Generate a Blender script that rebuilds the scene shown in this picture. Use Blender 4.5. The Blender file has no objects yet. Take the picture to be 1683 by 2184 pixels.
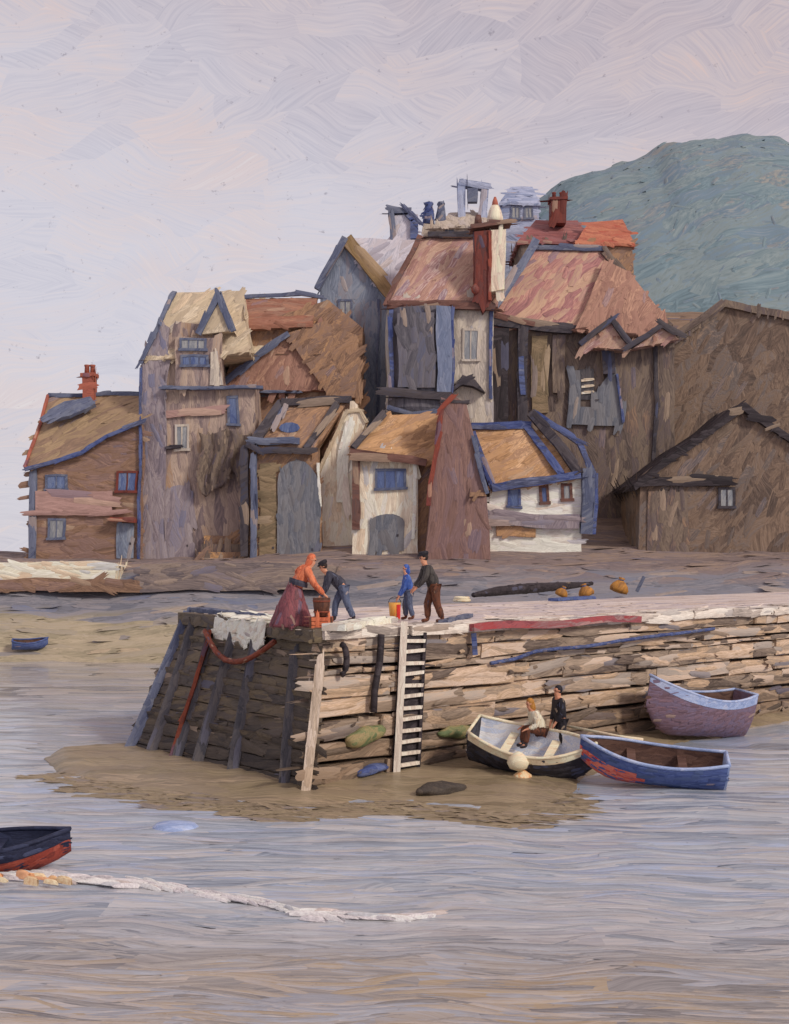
import bpy, bmesh, math, random
from mathutils import Vector, Matrix, Euler, Quaternion, noise
random.seed(7)
R = math.radians
S = bpy.context.scene
C = S.collection

# ------------------------------------------------------------------ camera
F, H, U0, V0 = 2600.0, 6.5, 841.5, 1180.0        # focal length (in 1683 px wide picture units), eye height, horizon row
cam = bpy.data.cameras.new('camera'); co = bpy.data.objects.new('camera', cam); C.objects.link(co)
cam.sensor_fit = 'HORIZONTAL'; cam.sensor_width = 36; cam.lens = F/1683*36
cam.shift_y = (V0-1092)/1683
co.location = (0, 0, H); co.rotation_euler = (R(90), 0, 0)
cam.clip_start = .5; cam.clip_end = 6000
S.camera = co

# ------------------------------------------------------------------ node helper
class NT:
    def __init__(s, tree): s.t = tree; s.n = tree.nodes; s.l = tree.links
    def new(s, typ, **kw):
        n = s.n.new(typ)
        for k, v in kw.items():
            if k == 'inp':
                for a, b in v.items():
                    if hasattr(b, 'is_output'): s.l.new(b, n.inputs[a])
                    else: n.inputs[a].default_value = b
            else: setattr(n, k, v)
        return n
    def math(s, op, a, b=0.0, clamp=False):
        return s.new('ShaderNodeMath', operation=op, use_clamp=clamp, inp={0: a, 1: b}).outputs[0]
    def vec(s, op, a, b): return s.new('ShaderNodeVectorMath', operation=op, inp={0: a, 1: b}).outputs[0]
    def mix(s, f, a, b, mode='MIX'):
        n = s.new('ShaderNodeMix', data_type='RGBA', blend_type=mode)
        for i, v in ((0, f), (6, a), (7, b)):
            if hasattr(v, 'is_output'): s.l.new(v, n.inputs[i])
            else: n.inputs[i].default_value = v
        return n.outputs[2]
    def ramp(s, f, stops, interp='LINEAR'):
        n = s.new('ShaderNodeValToRGB'); e = n.color_ramp.elements; n.color_ramp.interpolation = interp
        while len(e) > 1: e.remove(e[0])
        for i, (p, c) in enumerate(stops):
            q = e[0] if i == 0 else e.new(p)
            q.position = p; q.color = c if len(c) == 4 else (*c, 1)
        s.l.new(f, n.inputs[0]); return n.outputs[0]

def lin(c, gain=1.0):
    o = []
    for v in c[:3]:
        v /= 255; v = v/12.92 if v <= .04045 else ((v+.055)/1.055)**2.4
        o.append(min(.85, v*gain))
    return (*o, 1)

def pal(cols, gain):
    n = len(cols)
    return [((i+.5)/n*.8+.1, lin(c, gain)) for i, c in enumerate(cols)]

# ------------------------------------------------------------------ world and sun
SUN_EL, SUN_AZ = 33, 130                        # azimuth clockwise from +Y: front right of the houses
w = bpy.data.worlds.new('World'); S.world = w; w.use_nodes = True
nt = NT(w.node_tree); nt.n.clear()
sky = nt.new('ShaderNodeTexSky', sky_type='NISHITA', sun_disc=False, sun_elevation=R(SUN_EL), sun_rotation=R(SUN_AZ))
bg1 = nt.new('ShaderNodeBackground', inp={'Color': sky.outputs[0], 'Strength': .1})
tc = nt.new('ShaderNodeTexCoord').outputs['Generated']
def rot_about(v, ang, axis=(0, 1, 0)):
    n = nt.new('ShaderNodeVectorRotate', rotation_type='AXIS_ANGLE', inp={'Vector': v}); n.inputs['Axis'].default_value = axis
    if hasattr(ang, 'is_output'): nt.l.new(ang, n.inputs['Angle'])
    else: n.inputs['Angle'].default_value = ang
    return n.outputs[0]
wn = nt.new('ShaderNodeTexNoise', inp={'Vector': tc, 'Scale': 9.0, 'Detail': 2.0})
wv = nt.vec('MULTIPLY', nt.vec('SUBTRACT', wn.outputs['Color'], (.5, .5, .5)), (.06, .0, .05))
wc = nt.vec('ADD', tc, wv)
vo = nt.new('ShaderNodeTexVoronoi', inp={'Vector': nt.vec('MULTIPLY', rot_about(wc, R(12)), (16, 8, 46)), 'Scale': 1.0})
sp = nt.new('ShaderNodeSeparateColor', inp={0: vo.outputs['Color']})
ang = nt.math('MULTIPLY', nt.math('SUBTRACT', sp.outputs[2], .5), 1.5)
br = nt.new('ShaderNodeTexNoise', inp={'Vector': nt.vec('MULTIPLY', rot_about(wc, ang), (22, 12, 640)), 'Scale': 1.0, 'Detail': 3.0, 'Roughness': .65})
big = nt.new('ShaderNodeTexNoise', inp={'Vector': nt.vec('MULTIPLY', wc, (6, 6, 10)), 'Scale': 1.0, 'Detail': 3.0, 'Roughness': .6})
f = nt.math('ADD', nt.math('ADD', nt.math('MULTIPLY', sp.outputs[0], .15), nt.math('MULTIPLY', br.outputs[0], .62)), nt.math('MULTIPLY', big.outputs[0], .6))
f = nt.math('SUBTRACT', f, .19)
hi = nt.ramp(f, [(.1, lin((148, 134, 142))), (.3, lin((170, 156, 164))), (.45, lin((186, 170, 175))), (.57, lin((198, 180, 180))), (.67, lin((212, 182, 174))), (.76, lin((204, 192, 196))), (.9, lin((216, 206, 204)))])
lo = nt.ramp(f, [(.1, lin((182, 180, 194))), (.35, lin((200, 197, 208))), (.5, lin((208, 204, 213))), (.66, lin((214, 205, 209))), (.85, lin((224, 215, 215)))])
sx = nt.new('ShaderNodeSeparateXYZ', inp={0: wc})
el = nt.new('ShaderNodeMapRange', interpolation_type='SMOOTHSTEP', inp={0: nt.math('ADD', sx.outputs[2], nt.math('MULTIPLY', sx.outputs[0], .28)), 1: .17, 2: .5}).outputs[0]
el = nt.math('ADD', nt.math('MULTIPLY', el, .85), nt.math('MULTIPLY', nt.math('SUBTRACT', big.outputs[0], .5), 1.0), clamp=True)
cl = nt.mix(el, lo, hi)
spk = nt.new('ShaderNodeTexNoise', inp={'Vector': nt.vec('MULTIPLY', tc, (150, 150, 190)), 'Scale': 1.0, 'Detail': 4.0, 'Roughness': .7})
cl = nt.mix(nt.ramp(spk.outputs[0], [(.27, (.5, .5, .5, 1)), (.36, (0, 0, 0, 1))]), cl, lin((120, 112, 125)))
bg2 = nt.new('ShaderNodeBackground', inp={'Color': cl, 'Strength': 1.08})
mx = nt.new('ShaderNodeMixShader', inp={0: .93, 1: bg1.outputs[0], 2: bg2.outputs[0]})
nt.l.new(mx.outputs[0], nt.new('ShaderNodeOutputWorld').inputs[0])

sd = bpy.data.lights.new('sun', 'SUN'); sd.energy = 2.0; sd.angle = R(11); sd.color = (1, .92, .80)
so = bpy.data.objects.new('sun', sd); C.objects.link(so)
a, e = R(SUN_AZ), R(SUN_EL)
to_sun = Vector((math.sin(a)*math.cos(e), math.cos(a)*math.cos(e), math.sin(e)))
so.rotation_euler = to_sun.to_track_quat('Z', 'Y').to_euler(); so.location = to_sun*60
vs = S.view_settings; vs.view_transform = 'Standard'; vs.look = 'None'; vs.exposure = 0; vs.gamma = 1

# ------------------------------------------------------------------ materials: brushed paint
GAIN = 1.5
MATS = {}; MDIR = {}
def paint(name, cols, w=.5, l=2.0, d=(1, 0, 0), axis=(0, 1, 0), var=1.0, warp=.5, rough=.65, bump=.5, island=0.0,
          speck=.35, spec=.25, gain=None, world=False, zones=None, metal=0, accent=.3):
    """Streaked, dabbed brushwork: stretched cells pick a colour, fine bristle lines run along each cell."""
    m = bpy.data.materials.new(name); m.use_nodes = True; MATS[name] = m; MDIR[name] = Vector(d)
    nt = NT(m.node_tree); b = nt.n['Principled BSDF']; g = gain or GAIN
    st = nt.new('ShaderNodeUVMap', uv_map='stroke').outputs[0]; sx = nt.new('ShaderNodeSeparateXYZ', inp={0: st})
    isl = nt.new('ShaderNodeNewGeometry').outputs['Random Per Island']
    on = nt.math('GREATER_THAN', sx.outputs[0], .001)
    t = nt.new('ShaderNodeTexCoord').outputs['Object'] if not world else nt.new('ShaderNodeNewGeometry').outputs['Position']
    oi = nt.new('ShaderNodeObjectInfo').outputs['Random']
    off = nt.math('MULTIPLY', oi, 37.0)
    t2 = nt.vec('ADD', t, nt.new('ShaderNodeCombineXYZ', inp={0: off, 1: off, 2: off}).outputs[0]) if not world else t
    wn = nt.new('ShaderNodeTexNoise', inp={'Vector': t2, 'Scale': .9/l, 'Detail': 2.0})
    t3 = nt.vec('ADD', t2, nt.vec('MULTIPLY', nt.vec('SUBTRACT', wn.outputs['Color'], (.5,)*3), (warp*l,)*3))
    q = Vector(d).rotation_difference(Vector((1, 0, 0))).to_euler()
    r = nt.new('ShaderNodeVectorRotate', rotation_type='EULER_XYZ', inp={'Vector': t3}); r.inputs['Rotation'].default_value = q
    v = nt.new('ShaderNodeTexVoronoi', inp={'Vector': nt.vec('MULTIPLY', r.outputs[0], (1/l, 1/w, 1/w)), 'Scale': 1.0})
    sp = nt.new('ShaderNodeSeparateColor', inp={0: v.outputs['Color']})
    ra = nt.new('ShaderNodeVectorRotate', rotation_type='AXIS_ANGLE', inp={'Vector': r.outputs[0]}); ra.inputs['Axis'].default_value = axis
    nt.l.new(nt.math('MULTIPLY', nt.math('SUBTRACT', sp.outputs[2], .5), var), ra.inputs['Angle'])
    br = nt.new('ShaderNodeTexNoise', inp={'Vector': nt.vec('MULTIPLY', ra.outputs[0], (.7/l, 5/w, 5/w)), 'Scale': 1.0, 'Detail': 3.0, 'Roughness': .65}).outputs[0]
    dbr = nt.new('ShaderNodeTexNoise', inp={'Vector': nt.new('ShaderNodeCombineXYZ', inp={0: nt.math('ADD', nt.math('MULTIPLY', sx.outputs[0], 7.0), nt.math('MULTIPLY', isl, 431.0)), 1: nt.math('MULTIPLY', sx.outputs[1], 1.3), 2: 0.0}).outputs[0], 'Scale': 1.0, 'Detail': 3.0, 'Roughness': .7}).outputs[0]
    br = nt.math('ADD', nt.math('MULTIPLY', br, nt.math('SUBTRACT', 1.0, on)), nt.math('MULTIPLY', dbr, on))
    big = nt.new('ShaderNodeTexNoise', inp={'Vector': t3, 'Scale': .45/l, 'Detail': 2.0}).outputs[0]
    f = nt.math('ADD', nt.math('ADD', nt.math('MULTIPLY', sp.outputs[0], .5), nt.math('MULTIPLY', br, .5)), nt.math('MULTIPLY', big, .5))
    f = nt.math('SUBTRACT', f, .25)
    f2 = nt.math('SUBTRACT', nt.math('ADD', nt.math('ADD', nt.math('MULTIPLY', isl, .55), nt.math('MULTIPLY', br, .6)), nt.math('MULTIPLY', big, .4)), .28)
    f = nt.math('ADD', nt.math('MULTIPLY', f, nt.math('SUBTRACT', 1.0, on)), nt.math('MULTIPLY', f2, on))
    if island:
        f = nt.math('ADD', nt.math('MULTIPLY', f, 1-island), nt.math('MULTIPLY', isl, island))
    col = nt.ramp(f, pal(cols, g))
    if zones:                                                     # tide-line wear: stops of (height, colours)
        z = nt.new('ShaderNodeSeparateXYZ', inp={0: nt.new('ShaderNodeNewGeometry').outputs['Position']}).outputs[2]
        zz = nt.math('ADD', z, nt.math('MULTIPLY', nt.math('SUBTRACT', nt.math('ADD', sp.outputs[1], br), 1.0), zones[0]))
        for zlo, zhi, zc in zones[1:]:
            k = nt.new('ShaderNodeMapRange', inp={0: zz, 1: zlo, 2: zhi, 3: 1.0, 4: 0.0}).outputs[0]
            col = nt.mix(k, col, nt.ramp(f, pal(zc, g)))
    if accent:
        col = nt.mix(nt.math('MULTIPLY', nt.math('MULTIPLY', nt.math('GREATER_THAN', isl, .94), on), accent), col, lin((84, 92, 122), g))
        col = nt.mix(nt.math('MULTIPLY', nt.math('MULTIPLY', nt.math('LESS_THAN', isl, .05), on), accent), col, lin((196, 172, 148), g))
    val = nt.new('ShaderNodeMapRange', inp={0: br, 1: .25, 2: .75, 3: .78, 4: 1.22}).outputs[0]
    hs = nt.new('ShaderNodeHueSaturation', inp={'Color': col, 'Value': val})
    sn = nt.new('ShaderNodeTexNoise', inp={'Vector': t2, 'Scale': 2.6/w, 'Detail': 3.0, 'Roughness': .7}).outputs[0]
    k = nt.ramp(sn, [(.26, (speck,)*3), (.36, (0, 0, 0))])
    col = nt.mix(k, hs.outputs[0], lin((60, 52, 50)))
    k2 = nt.ramp(sn, [(.66, (0, 0, 0)), (.76, (speck*.8,)*3)])
    col = nt.mix(k2, col, nt.mix(.45, col, lin((205, 180, 150))))
    nt.l.new(col, b.inputs['Base Color'])
    b.inputs['Roughness'].default_value = rough; b.inputs['Specular IOR Level'].default_value = spec; b.inputs['Metallic'].default_value = metal
    hgt = nt.math('ADD', nt.math('MULTIPLY', br, .8), nt.math('MULTIPLY', v.outputs['Distance'], -.35))
    bp = nt.new('ShaderNodeBump', inp={'Strength': bump, 'Distance': w*.22, 'Height': hgt})
    nt.l.new(bp.outputs[0], b.inputs['Normal'])
    return m

V = (0, 0, 1); HX = (1, 0, 0); SLOPE = (.35, .6, .75); DIAG = (.6, .3, .7)
far = dict(w=.62, l=3.0)
near = dict(w=.26, l=1.4)
paint('taupe_render', [(104, 92, 94), (128, 112, 108), (146, 128, 118), (158, 140, 126), (134, 106, 84)], d=V, **far)
paint('mauve_render', [(104, 96, 106), (122, 112, 118), (136, 126, 128), (112, 108, 124)], d=V, **far)
paint('brown_stone', [(100, 78, 66), (124, 98, 80), (146, 114, 88), (112, 92, 84), (166, 128, 90)], d=DIAG, **far)
paint('umber_stone', [(104, 82, 70), (124, 98, 80), (116, 94, 88), (138, 110, 92)], d=HX, **far)
paint('slate_blue_wall', [(92, 100, 118), (108, 116, 132), (122, 128, 140), (116, 110, 116)], d=V, **far)
paint('cream_wall', [(176, 160, 140), (192, 178, 160), (204, 194, 178), (186, 180, 176)], d=V, w=.5, l=2.5)
paint('white_wall', [(190, 180, 172), (208, 198, 188), (216, 204, 190), (196, 190, 192)], d=HX, w=.4, l=2.0)
paint('pale_grey_wall', [(148, 140, 132), (164, 154, 144), (176, 166, 152), (152, 146, 146)], d=V, **far)
paint('bay_grey', [(72, 70, 78), (84, 82, 88), (96, 92, 98), (80, 82, 98)], d=V, w=.45, l=4.0, var=.3)
paint('bay_blue', [(86, 96, 120), (98, 106, 128), (112, 116, 132)], d=V, w=.45, l=4.0, var=.3)
paint('dark_brown_wall', [(72, 62, 60), (92, 80, 74), (110, 96, 84), (84, 74, 76), (122, 100, 82)], d=V, **far)
paint('warm_scrub_wall', [(78, 66, 60), (96, 80, 70), (114, 96, 82), (92, 84, 82), (126, 106, 90)], d=(.5, .3, .8), w=1.0, l=4.0, var=2.0, accent=.12)
paint('mauve_brown_stone', [(104, 80, 74), (118, 92, 86), (110, 88, 88), (128, 100, 90)], d=V, w=.4, l=5.0, var=.2)
paint('pink_tiles', [(120, 90, 86), (140, 106, 98), (152, 120, 106), (164, 138, 120), (136, 100, 100), (170, 150, 140)], d=(.55, .5, .66), axis=(0, 1, 0), var=.3, w=.55, l=4.5)
paint('rose_tiles', [(124, 88, 88), (142, 100, 98), (156, 116, 106), (166, 138, 116), (130, 94, 96)], d=(.62, .45, .62), var=.3, w=.55, l=4.5)
paint('brown_tiles', [(126, 96, 84), (142, 108, 94), (120, 88, 78), (154, 120, 102)], d=SLOPE, **far)
paint('tan_roof', [(128, 98, 72), (150, 116, 84), (170, 134, 98), (140, 110, 88), (180, 146, 112)], d=(.8, .3, .4), var=1.6, w=.35, l=1.6)
paint('khaki_roof', [(130, 110, 88), (146, 124, 98), (118, 98, 84), (136, 112, 92)], d=(.85, .3, .35), var=.5, **far)
paint('cream_roof', [(160, 146, 124), (176, 160, 136), (150, 136, 118), (186, 172, 150)], d=DIAG, **far)
paint('red_tiles', [(116, 80, 66), (132, 90, 74), (126, 96, 82), (146, 104, 84)], d=HX, w=.5, l=4.0, var=.3)
paint('maroon_tiles', [(108, 68, 68), (128, 78, 76), (118, 84, 86), (140, 90, 84)], d=HX, w=.6, l=4.0, var=.3)
paint('orange_tiles', [(138, 80, 64), (152, 90, 72), (162, 106, 82), (144, 72, 58)], d=(.8, .2, -.4), w=.5, l=4.0, var=.3)
paint('pale_slates', [(152, 152, 164), (166, 164, 174), (178, 174, 182), (160, 152, 156)], d=DIAG, **far)
paint('far_blue', [(112, 122, 148), (130, 138, 162), (150, 156, 176), (122, 134, 164)], d=HX, w=.9, l=4.0)  # distance haze is put into this blue
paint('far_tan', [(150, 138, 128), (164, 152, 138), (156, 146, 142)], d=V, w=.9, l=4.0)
paint('dark_trim', [(44, 40, 46), (56, 52, 58), (70, 64, 66), (52, 54, 72)], d=(.8, .1, .5), w=.2, l=4.0, var=.3)
paint('brown_trim', [(72, 48, 44), (88, 60, 54), (104, 74, 66), (70, 58, 58)], d=HX, w=.2, l=4.0, var=.3)
paint('ochre_trim', [(112, 92, 64), (132, 108, 76), (120, 102, 84)], d=(.6, 0, -.7), w=.3, l=4.0, var=.3)
paint('blue_trim', [(46, 56, 98), (60, 72, 116), (82, 92, 128), (56, 60, 84), (100, 106, 130)], d=HX, w=.2, l=3.0, var=.5)
paint('slate_trim', [(70, 76, 98), (84, 90, 110), (98, 102, 116)], d=(.7, 0, .7), w=.2, l=3.0, var=.5)
paint('blue_glass', [(58, 72, 112), (74, 88, 124), (92, 104, 132)], d=V, w=.3, l=1.2, rough=.25, spec=.5)
paint('grey_glass', [(104, 108, 116), (120, 122, 126), (140, 140, 138)], d=V, w=.3, l=1.2, rough=.3, spec=.5)
paint('dark_glass', [(48, 44, 48), (60, 56, 60), (74, 68, 68)], d=V, w=.3, l=1.2, rough=.3, spec=.5)
paint('red_paint', [(112, 56, 46), (128, 64, 50), (100, 50, 46), (104, 72, 66)], d=V, w=.3, l=2.0)
paint('dark_red', [(84, 42, 38), (104, 50, 42), (72, 46, 46)], d=V, w=.3, l=4.0, var=.2)
paint('brick_red', [(132, 74, 62), (150, 86, 70), (118, 68, 60)], d=HX, w=.3, l=1.0)
paint('chimney_cream', [(178, 162, 148), (196, 182, 164), (210, 196, 172), (182, 160, 154)], d=V, w=.3, l=5.0, var=.15)
paint('shed_grey', [(82, 86, 96), (96, 98, 106), (108, 108, 112), (90, 88, 92)], d=V, w=.4, l=5.0, var=.2)
paint('panel_olive', [(96, 84, 66), (116, 100, 78), (128, 110, 88)], d=HX, w=.3, l=1.0)
paint('pink_band', [(140, 112, 106), (152, 122, 116), (134, 108, 104)], d=HX, w=.4, l=4.0, var=.2)
# ground
paint('ground_paint', [(96, 86, 86), (116, 102, 98), (106, 96, 98), (132, 114, 102), (100, 92, 98)], d=HX, w=.7, l=5.0, var=.7, world=True,
      zones=(1.2, (4.6, 5.6, [(92, 94, 104), (108, 108, 116), (122, 118, 122), (100, 104, 118)]), (1.9, 2.9, [(124, 116, 98), (140, 130, 110), (152, 140, 120), (132, 124, 112)]), (10, 8.3, [(80, 66, 58), (102, 84, 70), (122, 102, 84), (92, 78, 76)])))
paint('scrub', [(80, 66, 58), (102, 84, 70), (122, 102, 84), (92, 78, 76), (136, 114, 92)], d=DIAG, w=1.0, l=4.0, var=2.5, world=True)
paint('hill_green', [(86, 104, 112), (96, 114, 122), (110, 122, 124), (92, 110, 124), (120, 120, 116)], d=(.8, .3, .3), w=2.4, l=10.0, var=1.6, world=True, bump=.2, accent=.1)
paint('olive_tan', [(118, 104, 82), (136, 122, 98), (150, 134, 110), (126, 112, 94), (160, 142, 118)], d=(1, -.12, 0), axis=(0, 0, 1), w=.5, l=4.0, var=.5, world=True, gain=1.2, rough=.35, spec=.4)
paint('cream_sand', [(190, 172, 150), (210, 196, 178), (220, 208, 194)], d=HX, w=.4, l=4.0)
# pier
paint('pier_stone', [(84, 72, 66), (112, 98, 88), (134, 118, 104), (150, 132, 116), (172, 146, 120), (190, 168, 150), (160, 148, 138), (126, 116, 110)], d=(.76, .65, 0), w=.2, l=2.4, var=.5, island=.45, gain=1.35, bump=.7,
      zones=(.5, (1.0, 2.0, [(70, 60, 52), (98, 84, 72), (124, 104, 86), (142, 122, 104), (92, 80, 76)])))
paint('pier_core', [(46, 40, 40), (60, 52, 50)], d=HX, **near)
paint('pier_timber', [(62, 56, 54), (78, 70, 62), (96, 84, 66), (86, 76, 68), (72, 66, 64)], d=(.7, -.7, 0), w=.16, l=2.2, var=.3, island=.35, bump=.7,
      zones=(.6, (.6, 1.8, [(50, 46, 46), (62, 56, 52), (76, 68, 60)])))
paint('post_slate', [(62, 62, 68), (76, 74, 78), (88, 84, 84)], d=V, w=.15, l=3.0, var=.2)
paint('post_pale', [(150, 134, 118), (172, 156, 140), (186, 172, 160)], d=V, w=.12, l=2.0, var=.2)
paint('rust', [(104, 52, 38), (122, 62, 44), (90, 50, 42)], d=V, w=.12, l=1.0)
paint('deck_pale', [(176, 160, 152), (196, 180, 172), (210, 198, 190), (188, 176, 178), (160, 150, 156)], d=(.76, .65, 0), axis=(0, 0, 1), w=.35, l=3.5, var=.3, gain=1.15)
paint('coping', [(140, 130, 124), (182, 170, 160), (212, 200, 188), (222, 212, 202), (168, 160, 156)], d=(.76, .65, 0), w=.15, l=1.6, var=.3, island=.35, gain=1.2)
paint('white_wood', [(168, 156, 146), (190, 178, 166), (206, 194, 182)], d=V, w=.08, l=1.5, var=.2)
paint('canvas', [(190, 180, 164), (208, 200, 184), (218, 208, 190), (176, 164, 150)], d=HX, w=.15, l=.9)
paint('weed', [(70, 84, 58), (92, 102, 70), (118, 112, 78), (132, 116, 84)], d=(.9, .2, .2), w=.12, l=1.2)
paint('tar', [(34, 30, 34), (46, 40, 44), (60, 54, 58)], d=HX, w=.15, l=2.0)
paint('ochre_cloth', [(140, 96, 44), (162, 114, 56), (120, 84, 48)], d=DIAG, w=.1, l=.6)
paint('red_wood', [(116, 60, 66), (134, 74, 78), (140, 56, 58), (122, 92, 94), (146, 112, 108)], d=(.76, .65, 0), w=.2, l=1.5)
paint('blue_paint', [(52, 66, 110), (66, 80, 126), (78, 92, 134), (60, 74, 104)], d=HX, w=.12, l=1.8, var=.3)
paint('navy', [(26, 30, 50), (36, 40, 60), (46, 52, 76)], d=HX, w=.12, l=1.6, var=.5)
paint('black_paint', [(34, 32, 38), (44, 42, 48), (58, 56, 62), (50, 54, 70)], d=HX, w=.12, l=1.4)
paint('mauve_paint', [(92, 74, 84), (108, 86, 96), (104, 92, 112), (120, 92, 98)], d=HX, w=.16, l=1.8, var=.4)
paint('sky_blue_paint', [(120, 136, 172), (140, 154, 186), (156, 164, 188)], d=HX, w=.12, l=1.4)
paint('boat_white', [(190, 186, 190), (206, 202, 204), (168, 178, 204), (216, 208, 200)], d=HX, w=.12, l=1.0)
paint('boat_cream', [(196, 178, 152), (212, 196, 172), (184, 162, 134)], d=HX, w=.1, l=1.0)
paint('boat_brown', [(64, 46, 42), (80, 58, 50), (92, 70, 62)], d=HX, w=.1, l=1.0)
paint('boat_red', [(158, 62, 56), (178, 84, 72), (196, 116, 96), (170, 48, 48)], d=HX, w=.12, l=1.0)
paint('red_keel', [(104, 48, 42), (126, 56, 46), (140, 72, 60)], d=HX, w=.1, l=1.0)
paint('fender_orange', [(190, 130, 90), (206, 160, 120), (214, 186, 156)], d=V, w=.08, l=.4)
# people
cl_ = dict(w=.07, l=.5, var=1.0, bump=.4, speck=.2)
paint('skin', [(168, 116, 92), (184, 134, 108)], **cl_)
paint('orange_cloth', [(158, 82, 58), (180, 98, 68), (190, 112, 80)], d=V, **cl_)
paint('quay_stone', [(94, 86, 88), (114, 102, 98), (130, 116, 106), (104, 96, 104)], d=HX, w=.5, l=4.0, var=.3)
paint('rose_cloth', [(86, 50, 58), (112, 64, 70), (124, 72, 76), (74, 50, 58), (132, 82, 82)], d=V, **cl_)
paint('ink_cloth', [(40, 40, 52), (52, 52, 64), (64, 64, 74)], d=V, **cl_)
paint('slate_cloth', [(70, 80, 104), (84, 92, 114), (60, 66, 86)], d=V, **cl_)
paint('bright_blue_cloth', [(42, 66, 132), (56, 82, 148), (78, 100, 156)], d=V, **cl_)
paint('charcoal_cloth', [(44, 42, 44), (58, 54, 54), (70, 66, 64)], d=V, **cl_)
paint('brown_cloth', [(72, 44, 34), (96, 58, 42), (60, 42, 38)], d=V, **cl_)
paint('white_cloth', [(196, 184, 162), (214, 204, 184), (184, 166, 140)], d=V, **cl_)
paint('black_cloth', [(28, 26, 32), (38, 36, 42)], d=V, **cl_)
paint('hair_dark', [(40, 32, 30), (52, 42, 38)], d=V, **cl_)
paint('tub_brown', [(64, 42, 36), (84, 54, 42), (100, 66, 50)], d=V, w=.07, l=.5)
paint('yellow_paint', [(186, 138, 66), (200, 156, 84), (206, 130, 60)], d=V, w=.06, l=.5)
paint('scarlet', [(176, 40, 40), (190, 60, 50)], d=V, w=.06, l=.5)
paint('foam_white', [(178, 172, 176), (200, 194, 196), (214, 206, 204), (218, 212, 208)], d=(1, .1, 0), axis=(0, 0, 1), w=.12, l=.9, gain=1.35)

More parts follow.
